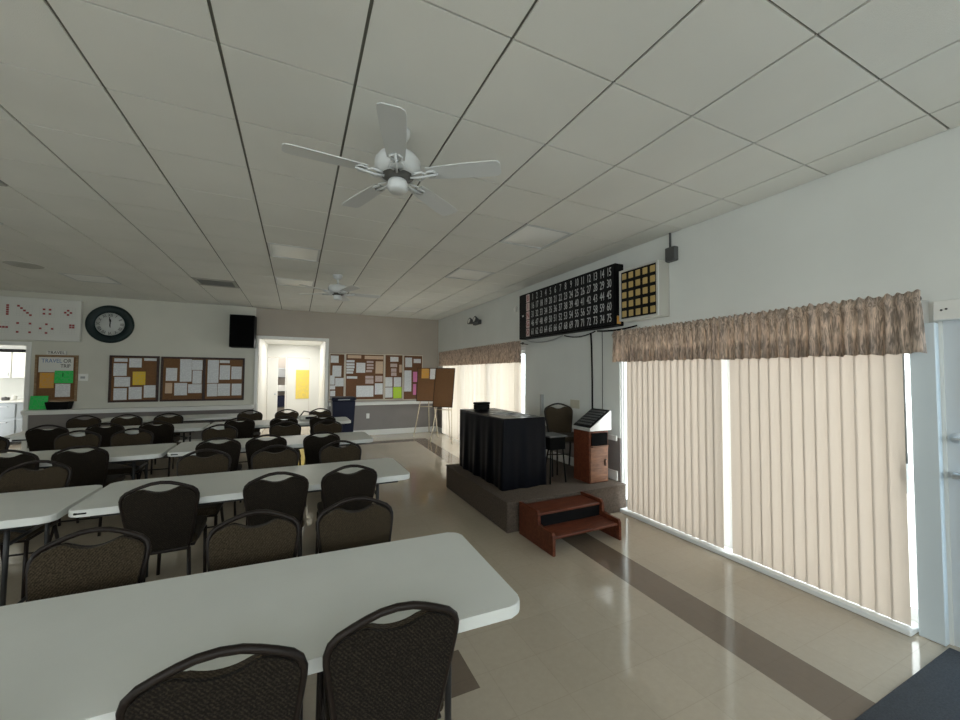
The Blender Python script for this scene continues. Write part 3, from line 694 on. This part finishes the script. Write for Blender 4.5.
# ------------------------------------------------------------------ on the window wall: number board, lamp board, cables, fixtures
FX = 3.47; y0, y1, z0, z1 = 3.53, 5.78, 2.222, 2.985
t = thing('bingo_number_board', 'long black bingo board with rows of grey numbers 1 to 75 high on the wall', 'scoreboard', (0, 0, 0))
MB().box(FX+.006, XW-.004, y0, y1, z0, z1, .006).build('case', M['black'], t)
MB().box(FX, FX+.0055, y0+.02, y1-.02, z0+.02, z1-.02).build('face_panel', M['black_board'], t)
b = MB(); rt, up = (0, -1, 0), (0, 0, 1)
for r in range(5):
    z = z1-.095-.143*r
    for c in range(15):
        y = 5.345-(5.345-3.625)*c/14
        b.add_mesh(text_mesh(str(r*15+c+1)), frame_mx((FX-.001, y, z), rt, up, .080, .150))
b.build('numerals', M['grey_print'], t)
b = MB(); lt = MB()
for r, ch in enumerate('BINGO'):
    z = z1-.095-.143*r
    b.box(FX-.003, FX-.0005, 5.44, 5.54, z-.066, z+.066)
    lt.add_mesh(text_mesh(ch), frame_mx((FX-.004, 5.49, z), rt, up, .11, .13))
b.build('letter_strip', M['letter_white'], t); lt.build('letters', M['letter_red'], t)
MB().box(FX-.004, FX-.0005, 5.62, 5.67, 2.60, 2.625).build('badge', M['silver'], t)
MB().box(3.50, 3.56, y0-.003, y0-.0005, z0+.02, z0+.12).build('sticker', M['paper_orange'], t)
t = thing('lamp_pattern_board', 'square board of twenty-five amber lamps in a pale frame beside the number board', 'scoreboard', (0, 0, 0))
y0, y1, z0, z1 = 2.885, 3.43, 2.255, 2.85; FX = 3.45
MB().box(FX+.008, XW-.004, y0, y1, z0, z1, .004).build('case', M['beige_box'], t)
f = MB(); q = .022
f.box(FX-.012, FX+.0075, y0, y1, z0, z0+q).box(FX-.012, FX+.0075, y0, y1, z1-q, z1).box(FX-.012, FX+.0075, y0, y0+q, z0+q, z1-q).box(FX-.012, FX+.0075, y1-q, y1, z0+q, z1-q).build('frame', M['silver'], t)
MB().box(FX, FX+.0075, y0+q, y1-q, z0+q, z1-q).build('face_panel', M['black_board'], t)
for i in range(5):
    for j in range(5):
        yy = y0+.072+(y1-y0-.144)*i/4; zz = z0+.078+(z1-z0-.156)*j/4
        MB().box(FX-.008, FX-.0005, yy-.033, yy+.033, zz-.036, zz+.036, .004).build('amber_lamp', M['amber'], t)
def cable(label, pts, r, m, name='hanging_cable'): return tag(MB().tube(pts, r, 6).build(name, M[m]), label, 'cable', 'cables under the number board')
cable('thick black cable hanging from the number board down behind the console', [(3.600, 4.11, 2.19), (3.606, 4.10, 2.0), (3.608, 4.092, 1.5), (3.606, 4.09, 1.16)], .011, 'black')
cable('thin grey cable hanging down the wall beside the thick black one', [(3.608, 3.90, 2.20), (3.611, 3.90, 1.7), (3.611, 3.905, 1.10)], .0045, 'dark_grey')
def sag(ya, yb, z, d, n=12): return [(3.58, ya+(yb-ya)*k/n, z-d*4*(k/n)*(1-k/n)) for k in range(n+1)]
cable('slack pale cable looped under the far half of the number board', sag(5.70, 4.70, 2.205, .06), .009, 'grey_plastic')
cable('slack dark cable looped under the middle of the number board', sag(4.66, 4.0, 2.20, .045), .008, 'black')
cable('dark cable running under the lamp board end of the number board', sag(3.96, 3.30, 2.20, .02), .010, 'black')
t = thing('conduit_box', 'small grey electrical box with conduit up to the ceiling above the lamp board', 'electrical box', (XW, 2.83, 2.91))
MB().box(-.065, -.003, -.06, .06, -.075, .075, .006).build('box', M['dark_grey'], t); MB().tube([(-.03, .02, .075), (-.03, .02, .237)], .011, 8).build('conduit', M['dark_grey'], t)
tag(MB().lathe([(0, 0), (.055, 0), (.055, .02), (.045, .035), (0, .04)], 20, Matrix.Rotation(-PI/2, 4, 'Y')).build('wall_detector', M['white_paint'], loc=(XW-.002, 6.12, 2.815)), 'small round white detector on the wall beyond the number board', 'detector')
t = thing('emergency_light', 'twin-headed dark emergency light on the wall above the far valance', 'light', (XW, 7.75, 2.76))
MB().box(-.08, -.003, -.15, .15, -.05, .05, .01).build('mount_base', M['dark_grey'], t)
for s in (-1, 1):
    mx = Matrix.Translation((-.13, s*.14, .03)) @ Matrix.Rotation(-PI/2+.25, 4, 'Y')
    MB().lathe([(0, -.05), (.045, -.045), (.075, .03), (.08, .05), (.06, .045), (0, .04)], 16, mx).build('lamp_head', [M['dark_grey']], t)
    MB().lathe([(0, .046), (.055, .05), (0, .054)], 16, mx).build('lamp_lens', M['board_white'], t)
tag(MB().box(XW-.012, XW-.002, 4.36, 4.56, 1.14, 1.26, .003).box(XW-.014, XW-.011, 4.39, 4.44, 1.165, 1.235).box(XW-.014, XW-.011, 4.48, 4.53, 1.165, 1.235).build('wall_outlet_plate', M['beige_plate']), 'beige double wall plate above the stage chair', 'wall plate')
tag(MB().box(1.66, 1.74, YB-.012, YB-.002, .44, .57, .003).box(1.685, 1.715, YB-.014, YB-.011, .46, .495).box(1.685, 1.715, YB-.014, YB-.011, .515, .55).build('wall_outlet', M['white_paint']), 'white power outlet low on the dark wall under the cork boards', 'outlet')

# ------------------------------------------------------------------ back wall: cork boards with notices
WY = YB-.001
def cork_board(label, x0, x1, z0, z1, fm, cm, fw=.04, panes=1, group=None):
    t = thing('bulletin_board', label, 'notice board', ((x0+x1)/2, WY, (z0+z1)/2), group=group)
    a, b, h = -(x1-x0)/2, (x1-x0)/2, (z1-z0)/2
    MB().box(a+.01, b-.01, -.018, -.002, -h+.01, h-.01).build('cork_panel', cm, t)
    f = MB().box(a, b, -.036, 0, -h, -h+fw, .004).box(a, b, -.036, 0, h-fw, h, .004).box(a, a+fw, -.036, 0, -h+fw, h-fw, .004).box(b-fw, b, -.036, 0, -h+fw, h-fw, .004)
    for k in range(1, panes):
        xx = a+(b-a)*k/panes; f.box(xx-fw*.6, xx+fw*.6, -.036, 0, -h+fw, h-fw, .004)
    f.build('frame', fm, t)
    return t
cork_board('dark framed cork board with a yellow sheet, next to the round clock', -3.49, -2.675, .985, 1.955, M['wood_dark'], M['cork'])
cork_board('dark framed double cork board full of white sheets, beside the corridor opening', -2.645, -1.10, .985, 1.95, M['wood_dark'], M['cork'], panes=2)
cork_board('narrow cork board strip nearest the corridor opening', .73, 1.105, .92, 2.12, M['cream'], M['cork_dark'], .022)
cork_board('wide cork board with headed columns of strips', 1.11, 2.105, .92, 2.13, M['cream'], M['cork_dark'], .022)
cork_board('cork board with a lime sheet in its lower corner', 2.11, 2.61, .92, 2.135, M['cream'], M['cork_dark'], .022)
cork_board('cork board with pink sheets, partly behind the easel', 2.615, 3.165, .90, 2.13, M['cream'], M['cork_dark'], .022)
def notices(rects, label, group, special=None):
    for i, (a, z0, c, z1) in enumerate(rects):
        mm, ll = (special or {}).get(i, ('paper', None))
        o = MB().box(-(c-a)/2, (c-a)/2, -.0012, .0012, -(z1-z0)/2, (z1-z0)/2).build('notice_sheet', M[mm], loc=((a+c)/2, WY-.0215-.0006*(i % 4)*4, (z0+z1)/2))
        o.rotation_euler = (0, random.uniform(-.012, .012), 0)
        tag(o, ll or label, 'notice', None if ll else group)
notices([(-3.415, 1.826, -3.203, 1.896), (-3.422, 1.533, -3.21, 1.792), (-3.174, 1.709, -2.969, 1.901), (-2.93, 1.854, -2.72, 1.907), (-3.11, 1.342, -2.899, 1.622), (-3.401, 1.309, -3.148, 1.509), (-3.406, 1.034, -3.194, 1.275), (-3.163, 1.046, -2.95, 1.3), (-2.918, 1.076, -2.723, 1.334)],
        'white printed notice on the single cork board beside the clock', 'white notices on the clock-side board', {4: ('paper_yellow', 'yellow printed notice in the middle of the single cork board')})
notices([(-2.554, 1.428, -2.36, 1.706), (-2.31, 1.41, -2.102, 1.903), (-2.099, 1.668, -1.907, 1.889), (-2.082, 1.365, -1.915, 1.656), (-2.56, 1.159, -2.439, 1.382), (-2.401, 1.113, -2.174, 1.381), (-2.156, 1.16, -1.909, 1.354)],
        'white printed notice in the clock-side half of the double cork board', 'white notices in the double board, clock half', {4: ('paper_tan', 'small tan notice in the lower corner of the double cork board')})
notices([(-1.811, 1.379, -1.602, 1.895), (-1.588, 1.832, -1.397, 1.893), (-1.582, 1.454, -1.384, 1.779), (-1.358, 1.465, -1.155, 1.752), (-1.809, 1.08, -1.622, 1.364), (-1.613, 1.088, -1.374, 1.363), (-1.342, 1.095, -1.152, 1.362)],
        'white printed notice in the corridor-side half of the double cork board', 'white notices in the double board, corridor half')
notices([(.764, 1.882, .95, 2.063), (.808, 1.532, 1.021, 1.807), (.756, 1.327, .864, 1.559), (.877, 1.285, 1.08, 1.498), (.756, 1.208, .88, 1.31), (.764, 1.037, .883, 1.174)],
        'white notice on the narrow cork strip nearest the corridor', 'notices on the narrow cork strip')
sp2 = {0: ('paper_tan', 'tan heading strip at the top of the wide cork board, corridor end'), 1: ('paper_tan', 'longer tan heading strip at the top of the wide cork board'),
       8: ('paper', 'white square sheet high in the middle of the wide cork board'), 15: ('paper_tan', 'tall tan sheet at the upper edge of the wide cork board'), 17: ('paper', 'broad white double sheet low on the wide cork board'), 18: ('paper', 'white sheet low beside the broad double sheet on the wide cork board')}
strips2 = [(1.169, 2.006, 1.505, 2.087), (1.591, 1.992, 2.075, 2.079), (1.14, 1.899, 1.338, 1.958), (1.14, 1.819, 1.339, 1.875), (1.14, 1.749, 1.341, 1.805), (1.142, 1.679, 1.325, 1.735), (1.14, 1.61, 1.309, 1.665), (1.152, 1.481, 1.413, 1.54), (1.385, 1.633, 1.612, 1.893), (1.644, 1.891, 1.818, 1.944), (1.646, 1.812, 1.819, 1.862), (1.647, 1.731, 1.82, 1.791), (1.631, 1.649, 1.787, 1.705), (1.617, 1.482, 1.824, 1.553), (1.619, 1.351, 1.826, 1.464), (1.873, 1.615, 2.067, 1.938), (1.871, 1.4, 2.061, 1.554), (1.395, 1.006, 1.83, 1.295), (1.864, 1.063, 2.07, 1.357)]
for i in (2, 3, 4, 5, 6, 7): sp2[i] = ('paper', None)
for i in (9, 10, 11, 12, 13, 14, 16): sp2[i] = ('paper_pinkish', None)
notices(strips2, 'short printed strip stacked in a column on the wide cork board', 'printed strips on the wide cork board', sp2)
notices([(2.262, 1.939, 2.481, 2.067), (2.264, 1.793, 2.447, 1.884), (2.284, 1.665, 2.43, 1.756), (2.286, 1.555, 2.432, 1.647), (2.504, 1.648, 2.578, 1.861), (2.137, 1.265, 2.325, 1.519), (2.362, 1.263, 2.564, 1.519), (2.137, .976, 2.33, 1.247), (2.355, .953, 2.58, 1.252)],
        'pale notice on the cork board that holds the lime sheet', 'notices on the lime-sheet board', {8: ('paper_lime', 'lime yellow-green sheet in the lower corner of its cork board'), 1: ('paper_pinkish', None), 2: ('paper_pinkish', None), 3: ('paper_pinkish', None), 4: ('paper_tan', 'small tan slip at the upper edge of the lime-sheet board')})
notices([(2.669, 1.798, 2.858, 2.058), (2.903, 1.914, 3.107, 2.027), (2.648, 1.132, 2.845, 1.705), (2.893, 1.39, 3.008, 1.67), (2.898, 1.036, 2.982, 1.334)],
        'white notice on the cork board behind the easel', 'white notices on the board behind the easel', {3: ('paper_pink', 'pink sheet on the cork board behind the easel, upper of two'), 4: ('paper_pink', 'pink sheet on the cork board behind the easel, lower of two')})

# travel board
t = thing('travel_board', 'tan framed travel notice board between the kitchen opening and the clock', 'notice board', (-4.278, WY, 1.48))
MB().box(-.30, .30, -.02, -.002, -.445, .445).build('cork_panel', M['cork'], t)
MB().box(-.31, .31, -.03, 0, -.458, -.42, .004).box(-.31, .31, -.03, 0, .42, .458, .004).box(-.31, -.275, -.03, 0, -.42, .42, .004).box(.275, .31, -.03, 0, -.42, .42, .004).build('frame', M['wood_tan'], t)
tag(MB().box(-4.535, -4.035, WY-.0235, WY-.0215, 1.60, 1.895).add_mesh(text_mesh('TRAVEL'), frame_mx((-4.35, WY-.024, 1.82), (1, 0, 0), (0, 0, 1), .085, .11), 1)
    .add_mesh(text_mesh('OR'), frame_mx((-4.125, WY-.024, 1.82), (1, 0, 0), (0, 0, 1), .085, .11), 2).add_mesh(text_mesh('TRIP'), frame_mx((-4.15, WY-.024, 1.72), (1, 0, 0), (0, 0, 1), .075, .10)).build('notice_sheet', [M['board_white'], M['ink_blue'], M['ink_black']]), 'white sheet with blue and black hand lettering on the travel board', 'notice')
tag(MB().box(-4.51, -4.308, WY-.026, WY-.024, 1.289, 1.588).build('notice_sheet', M['paper_orange']), 'orange sheet on the travel board', 'notice')
tag(MB().box(-4.301, -4.029, WY-.028, WY-.026, 1.385, 1.632).add_mesh(text_mesh('1'), frame_mx((-4.18, WY-.0285, 1.545), (1, 0, 0), (0, 0, 1), .11), 1).build('notice_sheet', [M['paper_green'], M['ink_black']]), 'bright green sheet on the travel board', 'notice')
tag(MB().box(-4.283, -4.066, WY-.0265, WY-.0245, 1.115, 1.373).build('notice_sheet', M['paper']), 'white sheet under the green one on the travel board', 'notice')
tag(MB().box(-4.43, -4.15, WY-.03, WY-.004, 1.945, 2.02).add_mesh(text_mesh('TRAVEL'), frame_mx((-4.29, WY-.031, 1.982), (1, 0, 0), (0, 0, 1), .072, .08), 1).build('wall_sign', [M['board_white'], M['ink_black']]), 'small TRAVEL sign in black letters above the travel board', 'sign')
t = MB().box(-.125, .125, -.004, .004, 0, .265, mx=Matrix.Rotation(-.16, 4, 'X')).build('leaning_sheet', M['paper_green'], loc=(-4.49, WY-.085, .878))
tag(t, 'bright green sheet leaning on the white ledge by the kitchen opening', 'sheet')
t = thing('paper_tray', 'black open tray with papers on the white ledge below the travel board', 'tray', (-4.165, WY-.14, .877))
MB().prism([(-.15, -.09), (.15, -.09), (.15, .09), (-.15, .09)], lambda q: Vector((q[0]*1.15, q[1]*1.15, .15)), lambda q: Vector((q[0]*.95, q[1]*.95, 0)), .008).build('tray_body', M['black'], t)
MB().box(-.13, .12, -.06, .05, .151, .157, mx=Matrix.Rotation(.06, 4, 'Y')).build('papers', M['paper_tan'], t)
t = thing('wall_thermostat', 'white thermostat box on the wall beside the travel board', 'thermostat', (-3.88, WY, 1.50))
MB().box(-.07, .07, -.045, -.002, -.07, .07, .008, 2).build('body', M['white_paint'], t); MB().box(-.035, .035, -.048, -.0455, -.025, .02).build('display', M['grey_plastic'], t)

# pattern board with red squares
t = thing('bingo_pattern_board', 'white board of small red bingo patterns high on the wall beside the clock', 'board', (0, 0, 0))
PX0, PX1, PZ0, PZ1 = -5.60, -3.935, 2.21, 3.03; PY = YB-.09
MB().box(PX0, PX1, PY, WY-.002, PZ0, PZ1, .01).build('panel', M['board_white'], t)
pats = {(1, 0): [(i, 4-i) for i in range(5)], (2, 0): [(1, 1), (1, 3), (3, 1), (3, 3)], (3, 0): [(2, 1), (2, 3), (1, 2), (3, 2)], (1, 1): [(0, 0), (0, 4), (4, 0), (4, 4)],
        (2, 1): [(2, 0), (2, 4), (0, 2), (4, 2)], (3, 1): [(3, 3), (3, 4), (4, 3), (4, 4)], (0, 0): [(4, i) for i in range(5)], (0, 1): [(i, 2) for i in range(5)], (-1, 0): [(i, i) for i in range(5)], (-1, 1): [(i, 0) for i in range(5)]}
step = .042
for (c, r), cells in pats.items():
    ox = -4.735+(c-1)*.312-2*step; oz = (2.775 if r == 0 else 2.445)-2*step
    if c == 3: ox -= .01
    for i, j in cells: MB().box(ox+i*step-.017, ox+i*step+.017, PY-.004, PY-.0005, oz+j*step-.017, oz+j*step+.017).build('red_square', M['red'], t)
    g = MB()
    for k in range(6):
        g.box(ox+(k-.5)*step-.001, ox+(k-.5)*step+.001, PY-.0015, PY-.0003, oz-.5*step, oz+4.5*step); g.box(ox-.5*step, ox+4.5*step, PY-.0015, PY-.0003, oz+(k-.5)*step-.001, oz+(k-.5)*step+.001)
    g.build('card_grid', M['gridline'], t)

# clock
t = thing('wall_clock', 'large round clock with wide dark green rim and roman numerals', 'clock', (-3.505, WY, 2.595))
mx = Matrix.Rotation(PI/2, 4, 'X')
MB().lathe([(.385, 0), (.39, .02), (.375, .05), (.345, .06), (.30, .045), (.26, .05), (.245, .035), (.235, .03), (.235, 0)], 48, mx).build('rim', M['clock_rim'], t)
MB().lathe([(0, .02), (.237, .02), (.237, .002), (0, .002)], 48, mx).build('face', M['clock_face'], t)
b = MB()
for k, s in enumerate(['XII', 'I', 'II', 'III', 'IIII', 'V', 'VI', 'VII', 'VIII', 'IX', 'X', 'XI']):
    a = PI/2-k*PI/6; r = .185
    rt = Vector((math.sin(a), 0, -math.cos(a))); up = Vector((math.cos(a), 0, math.sin(a)))
    b.add_mesh(text_mesh(s), frame_mx((r*math.cos(a), -.0215, r*math.sin(a)), rt, up, .065, .085))
b.build('numerals', M['ink_black'], t)
def hand(ang, ln, wd, tail, name):
    mx2 = Matrix.Rotation(ang, 4, 'Y')
    MB().box(-wd, wd, -.028, -.025, -tail, ln, .002, mx=mx2).box(-wd*1.9, wd*1.9, -.028, -.025, ln*.55, ln*.75, .002, mx=mx2).build(name, M['ink_black'], t)
hand(math.radians(-4), .15, .006, .07, 'minute_hand'); hand(math.radians(2), .10, .009, .05, 'hour_hand')

# loudspeaker
t = thing('wall_speaker', 'black box loudspeaker mounted high on the wall beside the corridor opening', 'speaker', (-1.13, YB-.21, 2.55), -.06)
MB().box(-.245, .245, -.14, .17, -.365, .365, .012, 2).build('cabinet', M['black'], t)
MB().box(-.225, .225, -.146, -.1405, -.345, .345).build('grille', M['void'], t)
MB().box(-.05, .05, .171, .195, -.1, .1).build('mount_bracket', M['black'], t)

# easels with cork boards
def easel(label, cx, cy, yawz, wd, top, ft):
    t = thing('easel', label, 'easel', (cx, cy, 0), yawz, group='light wood easels')
    for s in (-1, 1): MB().tube([(s*.09, .12, 1.45), (s*.20, -.04, .75), (s*ft, -.19, .004)], .013, 6).build('leg', M['wood_light'], t)
    MB().tube([(0, .14, 1.45), (0, .30, .75), (0, .42, .004)], .013, 6).build('leg', M['wood_light'], t)
    MB().tube([(-.19, -.045, .765), (.19, -.045, .765)], .012, 6).build('ledge_bar', M['wood_light'], t)
    return t
def lean_board(label, cx, cy, yawz, w_, h, zb, cat='notice board'):
    t = thing('display_board', label, cat, (cx, cy, zb), yawz, group='cork boards on easels')
    mx = Matrix.Rotation(-.19, 4, 'X')
    MB().box(-w_/2+.012, w_/2-.012, -.012, .006, .012, h-.012, mx=mx).build('cork_panel', M['cork'], t)
    MB().box(-w_/2, w_/2, -.018, .01, 0, .014, mx=mx).box(-w_/2, w_/2, -.018, .01, h-.014, h, mx=mx).box(-w_/2, -w_/2+.014, -.018, .01, .014, h-.014, mx=mx).box(w_/2-.014, w_/2, -.018, .01, .014, h-.014, mx=mx).build('frame', M['wood_dark'], t)
    return t, mx
EL = (3.05, 9.70, -.45); ER = (3.14, 8.70, -.72)
easel('light wood easel holding the board with two pinned sheets', EL[0]+.05, EL[1]+.10, EL[2], .5, 1.8, .31)
t1, mx1 = lean_board('cork display board on an easel with an orange and a white sheet', EL[0], EL[1]+.02, EL[2], .52, .88, .905)
easel('light wood easel nearest the far blind, holding the bare cork board', ER[0]+.07, ER[1]+.09, ER[2], .5, 1.8, .27)
t2, mx2 = lean_board('bare cork display board on an easel in front of the far blind', ER[0], ER[1]+.03, ER[2], .50, .95, .825)
for (xa, xb, za, zb, mm, l) in ((-.15, .045, .60, .86, 'paper_orange', 'orange sheet pinned to the easel board'), (.075, .245, .58, .86, 'paper', 'white sheet pinned to the easel board')):
    o = MB().box(xa, xb, -.0165, -.0145, za, zb, mx=mx1).build('notice_sheet', M[mm], loc=(EL[0], EL[1]+.02, .905), rz=EL[2]); tag(o, l, 'notice')

# ------------------------------------------------------------------ ceiling fans
def make_fan(label, x, y, a0):
    t = thing('ceiling_fan', label, 'ceiling fan', (x, y, CZ), math.radians(a0), group='white ceiling fans')
    MB().lathe([(.0, 0), (.075, 0), (.075, -.02), (.055, -.06), (.02, -.075), (0, -.075)], 24).build('canopy', M['fan_white'], t)
    MB().lathe([(0, -.07), (.014, -.07), (.014, -.16), (0, -.16)], 12).build('downrod', M['fan_white'], t)
    MB().lathe([(0, -.15), (.05, -.152), (.12, -.17), (.142, -.20), (.142, -.255), (.125, -.285), (.10, -.293)], 32).lathe([(.10, -.293), (.085, -.30), (.07, -.318), (0, -.32)], 32, m=1).build('motor_housing', [M['fan_white'], M['fan_dark']], t)
    MB().lathe([(0, -.318), (.055, -.32), (.062, -.335), (.062, -.375), (.05, -.39), (0, -.392)], 24).build('switch_cap', M['fan_white'], t)
    for k in range(5):
        a = 2*PI*k/5; rz = Matrix.Rotation(a, 4, 'Z'); tilt = Matrix.Translation((0, 0, -.285)) @ Matrix.Rotation(math.radians(-8), 4, 'X')
        out = [(.19, -.052), (.30, -.060), (.45, -.068), (.60, -.072), (.635, -.066), (.65, -.045), (.65, .045), (.635, .066), (.60, .072), (.45, .068), (.30, .060), (.19, .052)]
        b = MB().prism(out, lambda q: rz @ tilt @ Vector((q[0], q[1], .003)), lambda q: rz @ tilt @ Vector((q[0], q[1], -.003)), .0015, seg=1).build('blade', M['fan_white'], t)
        ir = MB()
        for s in (-1, 1):
            ir.tube([rz @ Vector(v) for v in ((.10, s*.018, -.30), (.135, s*.045, -.305), (.165, s*.035, -.296), (.18, s*.012, -.295), (.20, s*.030, -.294), (.235, s*.034, -.294), (.25, s*.012, -.293))], .007, 6)
        ir.tube([rz @ Vector(v) for v in ((.085, 0, -.305), (.14, 0, -.309), (.26, 0, -.296))], .008, 6)
        ir.build('blade_iron', M['fan_white'], b)
    return t
make_fan('white five-blade ceiling fan above the front tables', .546, 2.39, 38)
make_fan('white five-blade ceiling fan near the back of the hall', .546, 6.38, 0)

# door mat
tag(MB().box(2.40, 3.55, -1.0, .945, .001, .014, .004).build('door_mat', M['mat_black']), 'black ribbed door mat before the entrance door', 'mat')

# ------------------------------------------------------------------ light
wd = bpy.data.worlds.new('daylight'); scn.world = wd; wd.use_nodes = True
bg = wd.node_tree.nodes['Background']; bg.inputs['Color'].default_value = (1.0, .995, .985, 1); bg.inputs['Strength'].default_value = 5.0
def portal(loc, rot, sx, sy):
    l = bpy.data.lights.new('window_daylight', 'AREA'); l.shape = 'RECTANGLE'; l.size = sx; l.size_y = sy; l.cycles.is_portal = True
    o = bpy.data.objects.new('window_daylight', l); COL.objects.link(o); o.location = loc; o.rotation_euler = rot; return o
def facing(d): return Vector(d).to_track_quat('-Z', 'Y').to_euler()
for (loc, d, sx, sy) in (((XW+.145, (A0+A1)/2, HZ/2), (-1, 0, 0), A1-A0, HZ), ((XW+.145, (B0+B1)/2, HZ/2), (-1, 0, 0), B1-B0, HZ), ((XW+.145, (E0+E1)/2, HZ/2), (-1, 0, 0), E1-E0, HZ),
                         ((XL-.145, (LW[0]+LW[1])/2, 1.55), (1, 0, 0), LW[1]-LW[0], 1.3), ((sum(FW[0])/2, YF-.145, 2.15), (0, 1, 0), 3.8, 1.7), ((sum(FW[1])/2, YF-.145, 2.15), (0, 1, 0), 3.8, 1.7)):
    portal(loc, facing(d), sx, sy)
def lamp(name, loc, size, power, col=(1, 1, 1)):
    l = bpy.data.lights.new(name, 'AREA'); l.shape = 'RECTANGLE'; l.size = size[0]; l.size_y = size[1]; l.energy = power; l.color = col
    o = bpy.data.objects.new(name, l); COL.objects.link(o); o.location = loc; return o
lamp('corridor_ceiling_lamp', (-.1, 12.2, 2.49), (.5, 1.4), 24, (1, .98, .93))
lamp('kitchen_ceiling_lamp', (-6.0, 11.5, 2.58), (1.2, .6), 16, (1, .97, .9))
scn.view_settings.view_transform = 'Standard'; scn.view_settings.look = 'None'; scn.view_settings.exposure = 0.48; scn.view_settings.gamma = 1
scn.view_settings.use_curve_mapping = False
scn.cycles.use_denoising = True
scn.cycles.max_bounces = 10; scn.cycles.diffuse_bounces = 6; scn.cycles.transparent_max_bounces = 16; scn.cycles.sample_clamp_indirect = 8
